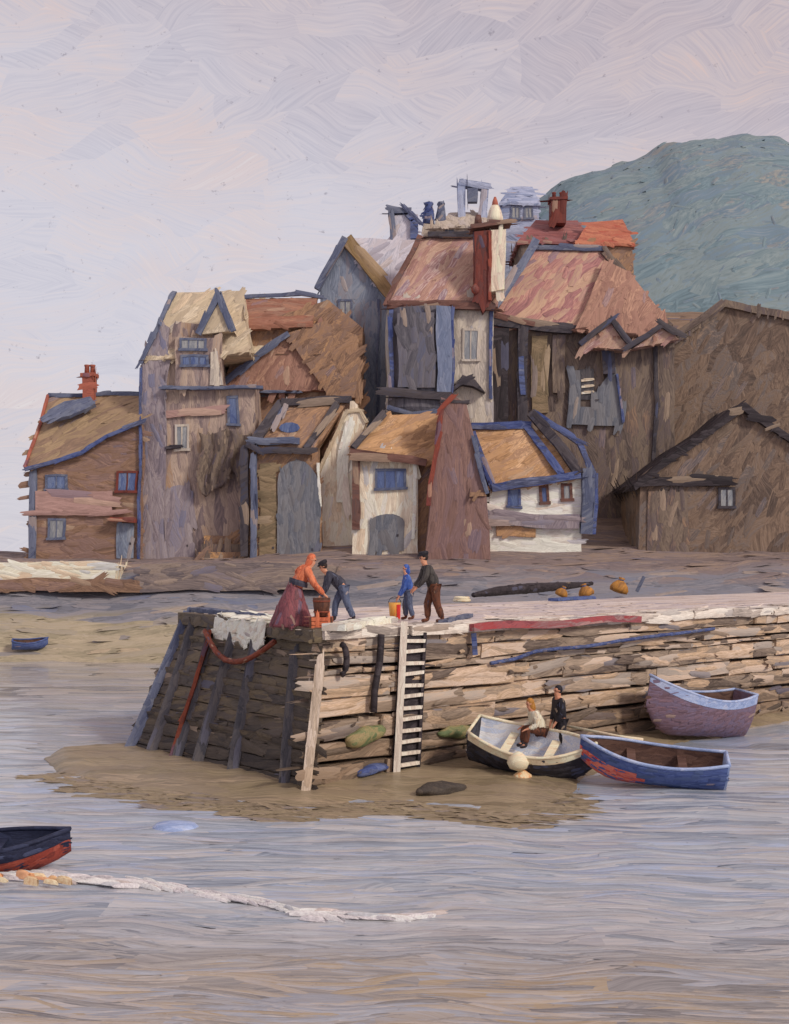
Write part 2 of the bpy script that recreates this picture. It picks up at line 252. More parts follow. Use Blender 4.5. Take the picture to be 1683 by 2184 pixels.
def water_material():
    m = bpy.data.materials.new('water'); m.use_nodes = True; MATS['water'] = m; MDIR['water'] = Vector((1, 0, 0))
    nt = NT(m.node_tree); b = nt.n['Principled BSDF']
    pos = nt.new('ShaderNodeNewGeometry').outputs['Position']
    wn = nt.new('ShaderNodeTexNoise', inp={'Vector': nt.vec('MULTIPLY', pos, (.22, .14, 0)), 'Scale': 1.0, 'Detail': 2.0})
    t = nt.vec('ADD', pos, nt.vec('MULTIPLY', nt.vec('SUBTRACT', wn.outputs['Color'], (.5,)*3), (3.5, 5.5, 0)))
    v = nt.new('ShaderNodeTexVoronoi', inp={'Vector': nt.vec('MULTIPLY', t, (.33, .62, 0)), 'Scale': 1.0})
    sp = nt.new('ShaderNodeSeparateColor', inp={0: v.outputs['Color']})
    ra = nt.new('ShaderNodeVectorRotate', rotation_type='Z_AXIS', inp={'Vector': t})
    nt.l.new(nt.math('MULTIPLY', nt.math('SUBTRACT', sp.outputs[2], .5), .55), ra.inputs['Angle'])
    br = nt.new('ShaderNodeTexNoise', inp={'Vector': nt.vec('MULTIPLY', ra.outputs[0], (.35, 5.0, 0)), 'Scale': 1.0, 'Detail': 4.0, 'Roughness': .7}).outputs[0]
    st = nt.new('ShaderNodeUVMap', uv_map='stroke').outputs[0]; sx = nt.new('ShaderNodeSeparateXYZ', inp={0: st})
    isl = nt.new('ShaderNodeNewGeometry').outputs['Random Per Island']; on = nt.math('GREATER_THAN', sx.outputs[0], .001)
    dbr = nt.new('ShaderNodeTexNoise', inp={'Vector': nt.new('ShaderNodeCombineXYZ', inp={0: nt.math('ADD', nt.math('MULTIPLY', sx.outputs[0], 8.0), nt.math('MULTIPLY', isl, 431.0)), 1: nt.math('MULTIPLY', sx.outputs[1], .9), 2: 0.0}).outputs[0], 'Scale': 1.0, 'Detail': 3.0, 'Roughness': .7}).outputs[0]
    br = nt.math('ADD', nt.math('MULTIPLY', br, nt.math('SUBTRACT', 1.0, on)), nt.math('MULTIPLY', dbr, on))
    r0 = nt.math('ADD', nt.math('MULTIPLY', sp.outputs[0], nt.math('SUBTRACT', 1.0, on)), nt.math('MULTIPLY', isl, on))
    big = nt.new('ShaderNodeTexNoise', inp={'Vector': nt.vec('MULTIPLY', t, (.07, .12, 0)), 'Scale': 1.0, 'Detail': 2.0}).outputs[0]
    f = nt.math('ADD', nt.math('ADD', nt.math('MULTIPLY', r0, .56), nt.math('MULTIPLY', br, .46)), nt.math('MULTIPLY', big, .45))
    f = nt.math('SUBTRACT', f, .235)
    blue = nt.ramp(f, [(.1, lin((118, 126, 142))), (.28, lin((152, 162, 178))), (.44, lin((174, 180, 190))), (.6, lin((188, 186, 188))), (.74, lin((158, 172, 198))), (.9, lin((204, 192, 184)))])
    grey = nt.ramp(f, [(.12, lin((112, 110, 114))), (.28, lin((146, 142, 142))), (.42, lin((168, 158, 150))), (.54, lin((158, 162, 174))), (.64, lin((184, 174, 168))), (.76, lin((164, 146, 122))), (.9, lin((192, 180, 176)))])
    along_y = nt.new('ShaderNodeSeparateXYZ', inp={0: t}).outputs[1]        # greyer close by and far off, bluer in between
    k = nt.new('ShaderNodeMapRange', interpolation_type='SMOOTHSTEP', inp={0: along_y, 1: 18.5, 2: 24.0}).outputs[0]
    col = nt.mix(k, grey, blue)
    k2 = nt.new('ShaderNodeMapRange', interpolation_type='SMOOTHSTEP', inp={0: along_y, 1: 46.0, 2: 60.0}).outputs[0]
    col = nt.mix(nt.math('MULTIPLY', k2, .7), col, grey)
    val = nt.new('ShaderNodeMapRange', inp={0: br, 1: .25, 2: .75, 3: .9, 4: 1.26}).outputs[0]
    col = nt.new('ShaderNodeHueSaturation', inp={'Color': col, 'Value': val}).outputs[0]
    sn = nt.new('ShaderNodeTexNoise', inp={'Vector': pos, 'Scale': 6.0, 'Detail': 3.0, 'Roughness': .7}).outputs[0]
    col = nt.mix(nt.ramp(sn, [(.25, (.5,)*3), (.33, (0, 0, 0))]), col, lin((90, 88, 100)))
    nt.l.new(col, b.inputs['Base Color'])
    b.inputs['Roughness'].default_value = .13; b.inputs['IOR'].default_value = 1.33; b.inputs['Specular IOR Level'].default_value = .35
    bp = nt.new('ShaderNodeBump', inp={'Strength': .35, 'Distance': .05, 'Height': br})
    nt.l.new(bp.outputs[0], b.inputs['Normal'])
    return m
water_material()

# ------------------------------------------------------------------ mesh helpers (world coordinates)
def P(u, v, Y): return Vector(((u-U0)*Y/F, Y, H-(v-V0)*Y/F))
def G(u, v, z=0.0):
    Y = (H-z)*F/(v-V0); return Vector(((u-U0)*Y/F, Y, z))

def prism(bm, pts, vec):
    vec = Vector(vec); a = [bm.verts.new(p) for p in pts]; b = [bm.verts.new(Vector(p)+vec) for p in pts]
    n = len(pts); bm.faces.new(a); bm.faces.new(b[::-1])
    for i in range(n): bm.faces.new((a[i], b[i], b[(i+1) % n], a[(i+1) % n]))
def box(bm, lo, hi):
    x0, y0, z0 = lo; x1, y1, z1 = hi
    prism(bm, [(x0, y0, z0), (x1, y0, z0), (x1, y0, z1), (x0, y0, z1)], (0, y1-y0, 0))
def bar(bm, p, q, w, d=None):
    p, q = Vector(p), Vector(q); d = d or w; t = (q-p).normalized()
    n = Vector((0, 1, 0)); n = (n-t*n.dot(t)); n = n.normalized() if n.length > .2 else Vector((1, 0, 0))
    s = t.cross(n).normalized()
    pts = [p+s*w/2+n*d/2, p-s*w/2+n*d/2, p-s*w/2-n*d/2, p+s*w/2-n*d/2]
    prism(bm, pts, q-p)
def rings(bm, rr, cap=True, closed=True):
    vs = [[bm.verts.new(p) for p in r] for r in rr]
    for a, b in zip(vs, vs[1:]):
        n = len(a)
        for i in range(n if closed else n-1): bm.faces.new((a[i], a[(i+1) % n], b[(i+1) % n], b[i]))
    if cap: bm.faces.new(vs[0][::-1]); bm.faces.new(vs[-1])
    return vs
def tube(bm, path, r, n=8):
    path = [Vector(p) for p in path]; rr = []
    for i, p in enumerate(path):
        t = (path[min(i+1, len(path)-1)]-path[max(i-1, 0)]).normalized()
        a = t.cross(Vector((0, 0, 1))) if abs(t.z) < .9 else t.cross(Vector((1, 0, 0))); a.normalize(); b = t.cross(a)
        rad = r[i] if isinstance(r, (list, tuple)) else r
        rr.append([p+(a*math.cos(k*math.tau/n)+b*math.sin(k*math.tau/n))*rad for k in range(n)])
    rings(bm, rr)
def lathe(bm, base, prof, n=14, sx=1, sy=1):
    base = Vector(base)
    rings(bm, [[base+Vector((r*sx*math.cos(k*math.tau/n), r*sy*math.sin(k*math.tau/n), z)) for k in range(n)] for r, z in prof])

def wob(p, amp, fr=.35):
    n1 = noise.noise_vector(Vector((p.x, p.y*.3, p.z))*fr); n2 = noise.noise_vector(p*1.7)
    return Vector((n1.x*amp+n2.x*amp*.3, 0, n1.z*amp+n2.z*amp*.3))
def stroke(bm, uvl, c, t, s, n, L, W, h, bend=0, rnd=random, nu=5, nv=6, follow=None, sink=.3):
    """one ragged-ended ridge of paint: t along, s across, n out of the surface"""
    seed = rnd.random()*99; vs = []; rag = [(rnd.uniform(0, .16), rnd.uniform(0, .22)) for _ in range(nu)]; hk = [rnd.uniform(.55, 1.2) for _ in range(nu)]
    for j in range(nv):
        row = []
        for i in range(nu):
            a = -1+2*i/(nu-1); lo, hi = rag[i]; v = -1+lo*2+(2-2*lo-2*hi)*j/(nv-1)
            wv = W/2*(1-.25*abs(v)**3)
            p = c+t*(v*L/2)+s*(a*wv+bend*v*v*L*.5)+n*(h*(1-a*a)*hk[i]*(1-.55*v*v)-sink*h*max(a*a*abs(a), v**4))
            if follow: p = follow(p, h*hk[i])
            row.append((bm.verts.new(p), (.05+.9*i/(nu-1), (v+1)*.5*max(1.5, L/W)*.5+seed)))
        vs.append(row)
    for a, b in zip(vs, vs[1:]):
        for i in range(nu-1):
            q = (a[i], a[i+1], b[i+1], b[i]); f = bm.faces.new([x[0] for x in q]); f.smooth = True
            for l, x in zip(f.loops, q): l[uvl].uv = x[1]
def dabs(bm, mat, W=None, cover=.9, maxn=160, asp=(2.2, 5), jit=.22, hk=.07, only=None, seed=1, path=None, sink=.3, eye=None):
    """lay ridges of paint over the visible side of a mesh, in the same mesh"""
    uvl = bm.loops.layers.uv.get('stroke') or bm.loops.layers.uv.new('stroke')
    rnd = random.Random(seed+len(bm.faces)); d0 = MDIR.get(mat, Vector((1, 0, 0))); E = eye or Vector((0, 0, H)); cand = []
    for f in bm.faces:
        c = f.calc_center_median(); n = f.normal
        if n.length < .5 or n.dot((E-c).normalized()) < .04 or (only and not only(f)): continue
        w = W or c.y*.0062; me = min(e.calc_length() for e in f.edges)
        if me < .16*w: continue
        a = f.calc_area(); w = min(w, 1.1*me, 1.1*math.sqrt(a)); cand.append((f, c, n.copy(), w, a, [v.co.copy() for v in f.verts]))
    tot = sum(a*cover/(w*w*3.2) for _, _, _, w, a, _ in cand); k = min(1, maxn/max(tot, 1e-6)); jobs = []
    for f, c, n, w, a, vv in cand:
        m_ = a*cover/(w*w*3.2)*k; m_ = int(m_)+(rnd.random() < m_-int(m_))
        for _ in range(m_):
            ws = [rnd.random()**1.2+.05 for _ in vv]; sw = sum(ws); p = sum((v*x for v, x in zip(vv, ws)), Vector())/sw
            d1 = d0
            if path:
                a_, b_ = min(zip(path, path[1:]), key=lambda s_: ((s_[0]+s_[1])/2-p).length-(s_[1]-s_[0]).length/2); d1 = (b_-a_).normalized()
            d = d1-n*d1.dot(n)
            if path and d.length < .6: continue
            if d.length < .2: d = Vector((1, 0, 0))-n*n.x
            if d.length < .2: d = Vector((0, 0, 1))-n*n.z
            d.normalize(); d = Quaternion(n, rnd.gauss(0, jit)) @ d
            jobs.append((p, d, n.cross(d), n, w*rnd.uniform(*asp), w*rnd.uniform(.55, 1.15), w*hk*rnd.uniform(.6, 1.3), rnd.gauss(0, .05)))
    for p, d, s_, n, L, Wd, h, b in jobs: stroke(bm, uvl, p+n*.006, d, s_, n, L, Wd, h, b, rnd, sink=sink)
def finish(bm, amp, seg, smooth):
    bmesh.ops.recalc_face_normals(bm, faces=bm.faces)
    if seg:
        bmesh.ops.triangulate(bm, faces=[f for f in bm.faces if len(f.verts) > 4])
        for _ in range(5):
            es = [e for e in bm.edges if e.calc_length() > seg]
            if not es: break
            bmesh.ops.subdivide_edges(bm, edges=es, cuts=1, use_grid_fill=True)
    if amp:
        for v in bm.verts: v.co += wob(v.co, amp)
    for f in bm.faces: f.smooth = smooth
def obj(name, bm, mat, parent=None, amp=0, seg=0, smooth=False, org=None, paintk='auto', **dk_):
    finish(bm, amp, seg, smooth); bm.normal_update()
    if paintk == 'auto' and seg: dabs(bm, mat, **dk_)
    elif paintk == 'dab': dabs(bm, mat, **dk_)
    o = parent
    pos = Vector((0, 0, 0))
    while o is not None: pos = pos+o.location; o = o.parent
    if parent is None: pos = Vector(org) if org is not None else Vector((0, 0, 0))
    bmesh.ops.translate(bm, verts=bm.verts, vec=-pos)
    me = bpy.data.meshes.new(name); bm.to_mesh(me); bm.free()
    ob = bpy.data.objects.new(name, me); C.objects.link(ob); me.materials.append(MATS[mat])
    if parent is None: ob.location = pos
    else: ob.parent = parent
    return ob
def tag(o, label, cat, group=None, kind=None):
    if label: o['label'] = label
    if cat: o['category'] = cat
    if group: o['group'] = group
    if kind: o['kind'] = kind
    return o
def thing(name, label, cat, loc, group=None):
    o = bpy.data.objects.new(name, None); C.objects.link(o); o.location = loc; o.empty_display_size = .3
    return tag(o, label, cat, group)
def struct(name, bm, mat, smooth=True, **k):
    o = obj(name, bm, mat, smooth=smooth, **k); o['kind'] = 'structure'; return o
B = bmesh.new
def each(fn, *a):
    bm = B(); fn(bm, *a); return bm
WA, SG = .16, 1.2                          # hand-drawn wobble of the old houses

# ------------------------------------------------------------------ ground, water, hill
def sm(a, b, x):
    t = max(0, min(1, (x-a)/(b-a))); return t*t*(3-2*t)
def zt(x, Y):
    n = noise.noise(Vector((x*.06, Y*.06, 3)))
    edge = 70.5+1.2*noise.noise(Vector((x*.12, 0, 8)))-2.2*sm(10, 26, x)
    t = (Y-edge)/11.5
    z = -1.2+7.2*max(0, min(1, t)) if t < 1 else 6.0
    if t < 1: z += .15*n
    z += .9*sm(82, 86, Y)*sm(-12, -4, x)+.5*sm(84, 92, Y)
    rise = 7*sm(-17, -9, x)+15*sm(-7, 3, x)
    z += rise*sm(87, 116, Y)
    z -= 9*sm(96, 118, Y)*(1-sm(-24, -12, x))
    return z
bm = B()
xs = [-120, -80, -60, -48, -40]+[-36+i*1.6 for i in range(48)]+[44, 50, 60, 80, 120, 160]
ys = [40, 55, 62]+[66+i*1.0 for i in range(32)]+[99, 102, 106, 110, 115, 120, 130, 145, 170, 220, 300]
gv = [[bm.verts.new((x, y, zt(x, y)+.25*noise.noise(Vector((x*.5, y*.5, 0))))) for x in xs] for y in ys]
for r0, r1 in zip(gv, gv[1:]):
    for i in range(len(xs)-1): bm.faces.new((r0[i], r0[i+1], r1[i+1], r1[i]))
struct('ground', bm, 'ground_paint', paintk='dab', maxn=1500, cover=.8, asp=(4, 10), jit=.08, hk=.05, sink=.8, W=.55, only=lambda f: abs(f.calc_center_median().x) < f.calc_center_median().y*.4 and f.calc_center_median().z > -.2)

bm = B()
ys = [2, 8, 12]+[13+i*.16 for i in range(100)]+[29+i*.3 for i in range(100)]+[59+i*.8 for i in range(20)]+[80, 100, 140, 200, 320, 520, 900, 1600, 3000]
grid = []
for y in ys:
    half = max(9, y*.40); nx = 130
    row = []
    for i in range(nx+1):
        s = -1+2*i/nx; x = s*half*(1 if abs(s) < .93 else 1)
        if i == 0: x = -max(60, y*1.5)
        if i == nx: x = max(60, y*1.5)
        q = Vector((x*.38, y*.9, 0)); a = 1 if y < 90 else 0
        z = a*(.06*noise.noise(q)+.03*noise.noise(q*2.3+Vector((5, 0, 0)))) if 0 < i < nx else 0
        row.append(bm.verts.new((x, y, z)))
    grid.append(row)
for r0, r1 in zip(grid, grid[1:]):
    for i in range(nx): bm.faces.new((r0[i], r0[i+1], r1[i+1], r1[i]))
bm.normal_update(); uvl = bm.loops.layers.uv.new('stroke'); rnd = random.Random(11)
def swell(x, y):
    q = Vector((x*.38, y*.9, 0)); return .06*noise.noise(q)+.03*noise.noise(q*2.3+Vector((5, 0, 0)))
for _ in range(1900):
    v_ = rnd.uniform(1400, 2260); u_ = rnd.uniform(-160, 1840); p = G(u_, v_)
    if v_ < 1600 and u_ > 640: continue
    wd = p.y*.0075*rnd.uniform(.6, 2.6); kp = p.y/((v_-V0)/F*p.y)*.32; wy = wd*min(5, kp)
    L = p.y*.0075*rnd.uniform(9, 34)
    t_ = Quaternion((0, 0, 1), rnd.gauss(-.06, .16)*(1 if v_ > 1700 else .5)) @ Vector((1, 0, 0)); hh = wd*.065
    def fol(p, h, hh=hh): return Vector((p.x, p.y+(.28+p.y*.008)*noise.noise(Vector((p.x*.42, p.y*.35, 7))), p.z+swell(p.x, p.y)-.006))
    stroke(bm, uvl, p, t_, Vector((-t_.y, t_.x, 0)), Vector((0, 0, 1)), L, wy, hh, rnd.gauss(0, .03), rnd, 5, 12, fol, .5)
struct('water', bm, 'water', paintk=None)

def interp(x, pts):
    for (a, b), (c, d) in zip(pts, pts[1:]):
        if x <= c: return b+(d-b)*max(0, (x-a))/(c-a)
    return pts[-1][1]
crest = [(1020, 560), (1100, 470), (1190, 402), (1290, 372), (1365, 350), (1400, 326), (1470, 314), (1560, 308), (1640, 316), (1760, 345), (1950, 420), (2200, 560), (2500, 700)]
bm = B(); rows = []
for j in range(46):
    t = j/45; Y = 118+t*130; row = []
    for i in range(120):
        u = 1000+i*12.7
        zc = H+(V0-interp(u, crest))*172/F
        k = math.sin(min(1, t/.42)*math.pi/2) if t < .42 else math.cos((t-.42)/.58*math.pi/2)
        x = (u-U0)*(172+(Y-172)*.35)/F
        z = 12+(zc-12)*k
        z += k*(.9*noise.noise(Vector((x*.22, Y*.22, 1)))+.5*noise.noise(Vector((x*.5, Y*.5, 5))))
        row.append(bm.verts.new((x, Y, z)))
    rows.append(row)
for r0, r1 in zip(rows, rows[1:]):
    for i in range(len(r0)-1): bm.faces.new((r0[i], r0[i+1], r1[i+1], r1[i]))
struct('hill', bm, 'hill_green', paintk='dab', maxn=1500, cover=1, asp=(2, 4), jit=.5, hk=.06, W=1.5, sink=3.0)

# olive tan bank lying at the foot of the pier
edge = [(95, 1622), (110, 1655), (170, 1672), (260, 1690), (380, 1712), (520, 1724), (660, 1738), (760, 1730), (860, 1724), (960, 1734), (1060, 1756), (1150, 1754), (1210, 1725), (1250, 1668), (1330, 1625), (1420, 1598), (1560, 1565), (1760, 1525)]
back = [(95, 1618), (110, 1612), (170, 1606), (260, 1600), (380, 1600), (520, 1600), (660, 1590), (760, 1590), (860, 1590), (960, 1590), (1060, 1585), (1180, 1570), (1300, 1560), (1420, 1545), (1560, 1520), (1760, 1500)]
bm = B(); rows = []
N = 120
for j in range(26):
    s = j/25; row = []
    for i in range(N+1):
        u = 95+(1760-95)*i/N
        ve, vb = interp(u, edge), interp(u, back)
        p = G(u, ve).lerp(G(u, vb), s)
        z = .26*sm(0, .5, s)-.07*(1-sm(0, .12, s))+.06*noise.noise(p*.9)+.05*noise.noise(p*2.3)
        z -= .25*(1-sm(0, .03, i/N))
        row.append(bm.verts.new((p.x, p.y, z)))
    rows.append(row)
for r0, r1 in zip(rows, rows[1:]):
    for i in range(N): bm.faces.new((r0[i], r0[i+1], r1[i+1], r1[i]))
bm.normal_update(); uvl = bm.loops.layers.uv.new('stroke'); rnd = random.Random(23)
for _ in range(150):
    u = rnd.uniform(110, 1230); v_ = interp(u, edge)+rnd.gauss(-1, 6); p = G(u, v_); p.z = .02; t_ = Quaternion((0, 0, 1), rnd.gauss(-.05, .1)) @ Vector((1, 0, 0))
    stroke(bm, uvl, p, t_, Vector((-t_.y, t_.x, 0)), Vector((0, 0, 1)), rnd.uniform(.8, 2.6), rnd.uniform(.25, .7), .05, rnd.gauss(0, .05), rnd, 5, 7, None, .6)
struct('olive_bank', bm, 'olive_tan', paintk='dab', maxn=900, cover=.9, asp=(4, 10), jit=.1, hk=.05, W=.2, sink=.8)

# ------------------------------------------------------------------ houses
def poly(bm, uv, Y, D): prism(bm, [P(u, v, Y) for u, v in uv], (0, D, 0))
def hip(bm, eL, eR, rL, rR, Y, D, over=.3, drop=.25):
    """closed roof: front eave left/right and ridge left/right in picture units; ridge stands half the depth behind"""
    a, b = P(*eL, Y-over), P(*eR, Y-over); r, s = P(*rL, Y+D*.45), P(*rR, Y+D*.45)
    c, d = b+Vector((0, D+2*over, 0)), a+Vector((0, D+2*over, 0))
    c.z = b.z; d.z = a.z
    lo = [p-Vector((0, 0, drop)) for p in (a, b, c, d)]
    v = [bm.verts.new(p) for p in (a, b, c, d, r, s)]; l = [bm.verts.new(p) for p in lo]
    for f in ((0, 1, 5, 4), (1, 2, 5), (2, 3, 4, 5), (3, 0, 4)): bm.faces.new([v[i] for i in f])
    for i in range(4): bm.faces.new((v[i], l[i], l[(i+1) % 4], v[(i+1) % 4]))
    bm.faces.new(l[::-1])
    return a, b, s, r
def trim(name, par, pts, wd, mat, d=.22, amp=WA):
    for p, q in zip(pts, pts[1:]):
        bm = B(); bar(bm, p, q, wd, d); obj(name, bm, mat, par, amp, SG)
def trimline(name, par, pts, wd, mat, d=.22):
    bm = B()
    for p, q in zip(pts, pts[1:]): bar(bm, p, q, wd, d)
    return obj(name, bm, mat, par, WA, SG, path=pts, jit=.07, W=min(wd*1.15, .6), asp=(3, 7), cover=.9)
def window(par, u0, v0, u1, v1, Y, frame='dark_trim', pane='blue_glass', fw=.16, name='window', mull=1):
    a, b = P(u0, v1, Y), P(u1, v0, Y); bm = B()
    x0, x1, z0, z1 = a.x, b.x, a.z, b.z
    box(bm, (x0, Y-.14, z0), (x0+fw, Y+.1, z1)); box(bm, (x1-fw, Y-.14, z0), (x1, Y+.1, z1))
    box(bm, (x0+fw, Y-.137, z1-fw), (x1-fw, Y+.1, z1)); box(bm, (x0-.08, Y-.2, z0-.02), (x1+.08, Y+.1, z0+fw))
    for k in range(mull):
        xm = x0+(x1-x0)*(k+1)/(mull+1); box(bm, (xm-.05, Y-.12, z0+fw), (xm+.05, Y+.1, z1-fw))
    f = obj(name, bm, frame, par, WA, SG, paintk=None)
    bm = B(); box(bm, (x0+fw-.02, Y-.09, z0+fw-.02), (x1-fw+.02, Y+.08, z1-fw+.02)); obj('pane', bm, pane, f, WA, SG, paintk=None)
    return f
def door(par, u0, v0, u1, v1, Y, mat, frame='dark_trim', arch=0, name='door'):
    a, b = P(u0, v1, Y), P(u1, v0, Y); pts = [(a.x, a.z), (b.x, a.z)]
    n = 8; xm, hw = (a.x+b.x)/2, (b.x-a.x)/2
    if arch: pts += [(xm+hw*math.cos(t*math.pi/n), b.z-arch+arch*math.sin(t*math.pi/n)) for t in range(n+1)]
    else: pts += [(b.x, b.z), (a.x, b.z)]
    bm = B(); prism(bm, [(x, Y-.12, z) for x, z in pts], (0, .2, 0)); d = obj(name, bm, mat, par, WA, SG)
    bm = B(); hx = b.x-.35*hw; hz = a.z+1.0; box(bm, (hx-.06, Y-.17, hz-.08), (hx+.06, Y-.08, hz+.08)); obj('handle', bm, 'dark_trim', d, WA, 0)
    return d
def chimney(par, u0, v0, u1, v1, Y, D, mat, pots=1, potmat='brick_red', name='chimney'):
    a, b = P(u0, v1, Y), P(u1, v0, Y); bm = B()
    box(bm, (a.x, Y, a.z), (b.x, Y+D, b.z-.25)); box(bm, (a.x-.12, Y-.12, b.z-.25), (b.x+.12, Y+D+.12, b.z))
    c = obj(name, bm, mat, par, WA*.6, SG)
    for k in range(pots):
        bm = B(); lathe(bm, (a.x+(b.x-a.x)*(k+.5)/pots, Y+D/2, b.z), [(.2, 0), (.17, .5), (.21, .55), (.2, .65)], 10); obj('chimney_pot', bm, potmat, c, 0, 0, True)
    return c
def house(name, label, u, Y, group='old houses along the harbour'):
    x = (u-U0)*Y/F; return thing(name, label, 'house', (x, Y, zt(x, Y)), group)
def walls(par, uv, Y, D, mat, name='wall'): return obj(name, each(poly, uv, Y, D), mat, par, WA, SG)

# A: low brown house at the left end
h = house('brown_house', 'low umber house at the left end of the row, with a single red chimney', 180, 86); Y = 86
walls(h, [(58, 1215), (302, 1215), (302, 905), (230, 930), (170, 965), (64, 995)], Y, 7, 'umber_stone')
bm = B()
fr = [P(56, 997, Y-.35), P(120, 980, Y-.35), P(175, 962, Y-.35), (P(232, 926, Y-.35)), P(304, 896, Y-.35)]
bk = [P(106, 846, Y+3.2), P(150, 845, Y+3.2), P(200, 843, Y+3.2), P(250, 842, Y+3.2), P(306, 840, Y+3.2)]
rr = [P(56, 1000, Y+7.3)]*1
back_ = [Vector((p.x, Y+7.3, p.z-1)) for p in fr]
up = Vector((0, 0, .22))
rings(bm, [[f_, b_, k_, k_-up, b_-up*2.2, f_-up] for f_, b_, k_ in zip(fr, bk, back_)])
rf = obj('roof', bm, 'khaki_roof', h, WA, SG)
trimline('gutter', h, [p-Vector((0, .12, .1)) for p in fr], .26, 'blue_trim')
trimline('ridge_tiles', h, [p+Vector((0, -.05, .05)) for p in bk], .26, 'slate_trim')
trimline('bargeboard', h, [fr[0]+Vector((-.05, -.05, 0)), bk[0]+Vector((-.05, -.05, 0))], .2, 'brick_red')
chimney(rf, 176, 795, 200, 862, Y+2.4, 1.0, 'brick_red', 2)
bm = B(); q = [P(95, 905, Y+.9), P(150, 895, Y+1.0), P(205, 868, Y+1.6), P(196, 852, Y+2.2), P(140, 862, Y+2.1), P(103, 884, Y+1.5)]
prism(bm, q, (0, -.22, .16)); obj('slate_patch', bm, 'slate_trim', rf, WA, SG)
window(h, 98, 1012, 145, 1046, Y, 'slate_trim', 'blue_glass'); window(h, 102, 1105, 140, 1152, Y, 'slate_trim', 'grey_glass')
window(h, 248, 1005, 294, 1052, Y, 'dark_red', 'blue_glass'); 
door(h, 250, 1118, 288, 1190, Y, 'slate_blue_wall', name='door')
trimline('door_canopy', h, [P(236, 1108, Y-.5), P(292, 1112, Y-.5)], .3, 'red_paint', .9)
trimline('balcony_band', h, [P(76, 1072, Y-.14), P(240, 1074, Y-.14)], 1.7, 'pink_band', .28)
trimline('downpipe', h, [P(298, 1200, Y-.15), P(298, 900, Y-.15)], .18, 'blue_trim')
trimline('corner_stones', h, [P(66, 1200, Y-.08), P(72, 1005, Y-.08)], .5, 'slate_trim')

# B: tall taupe gabled house
h = house('tall_house', 'tall taupe house with a cream steep roof and a small dark pointed dormer', 400, 87); Y = 87
walls(h, [(300, 1215), (545, 1215), (545, 828), (470, 828), (455, 690), (385, 690), (300, 780)], Y, 8, 'taupe_render')
bm = B()
prism(bm, [P(300, 1212, Y-.25), P(352, 1212, Y-.25), P(352, 830, Y-.25), P(360, 700, Y-.25), P(345, 690, Y-.25), P(302, 772, Y-.25)], (0, .6, 0)); obj('shaded_wall_side', bm, 'mauve_render', h, WA, SG)  # left part of the front wall, its shade painted mauve
bm = B(); hip(bm, (305, 762), (530, 745), (372, 622), (520, 622), Y, 6); rf = obj('roof', bm, 'cream_roof', h, WA, SG)
trimline('bargeboard', h, [P(300, 775, Y-.4), P(340, 690, Y-.2), P(373, 622, Y+2.4)], .3, 'slate_trim')
# dormer
Yd = Y-.6
dm = obj('dormer', each(poly, [(428, 712), (497, 706), (467, 632)], Yd, 3.0), 'cream_roof', rf, WA, SG)
trimline('dormer_bargeboard', dm, [P(420, 712, Yd-.1), P(466, 622, Yd-.1), P(497, 708, Yd-.1)], .42, 'slate_trim')
walls(h, [(372, 830), (470, 830), (470, 720), (372, 720)], Y-.5, 1.5, 'taupe_render', 'bay')
window(h, 382, 722, 440, 748, Y-.5, 'slate_trim', 'grey_glass', mull=2); window(h, 384, 756, 444, 782, Y-.5, 'slate_trim', 'blue_glass', mull=2)
bm = B(); poly(bm, [(446, 822), (476, 822), (462, 748), (448, 750)], Y-.62, .3); obj('shutter', bm, 'pale_grey_wall', h, WA, SG)
trimline('ledge', h, [P(345, 828, Y-.62), P(560, 828, Y-.3)], .2, 'slate_trim', .5)
trimline('string_course', h, [P(352, 884, Y-.1), P(478, 872, Y-.1)], .5, 'pink_band', .2)
window(h, 372, 905, 404, 960, Y, 'pale_grey_wall', 'grey_glass'); window(h, 484, 845, 510, 906, Y, 'slate_trim', 'blue_glass', mull=0)
trimline('window_sill', h, [P(352, 953, Y-.2), P(386, 951, Y-.2)], .22, 'dark_trim', .4)
door(h, 348, 1035, 412, 1192, Y, 'mauve_render', arch=1.0)
trimline('downpipe', h, [P(301, 1205, Y-.34), P(301, 785, Y-.34)], .16, 'blue_trim')

# net hung from the wall of the tall house
bm = B(); N1, N2 = 14, 10; rows = []
for j in range(N2+1):
    row = []
    for i in range(N1+1):
        s, t = i/N1, j/N2
        v = 922+t*(112+18*math.sin(s*7)+10*math.sin(s*17))+6*math.sin(s*9)
        p = P(424+s*112+6*math.sin(t*6), v, Y-.6-.22*math.sin(s*21+t*2)-.25*t)
        row.append(p)
    rows.append(row)
ring = [r+[q+Vector((0, .18, 0)) for q in r[::-1]] for r in rows]
rings(bm, ring); tag(obj('fishing_net', bm, 'dark_brown_wall', None, .05, .4, True, org=P(480, 925, Y-.6)), 'dark tarred fishing net hung on the front of the tall taupe house', 'net')
# steps
t_ = thing('stone_steps', 'low brown stone steps at the foot of the tall taupe house', 'steps', P(480, 1205, Y-1.2))
for k in range(4):
    bm = B(); a, b = P(418+k*6, 1214, Y-2+.5*k), P(545-k*8, 1196-k*18, Y-2+.5*k); box(bm, (a.x, Y-2+.5*k, a.z-.2), (b.x, Y-.1, b.z)); obj('step', bm, 'brown_stone' if k % 2 else 'dark_brown_wall', t_, .08, SG)

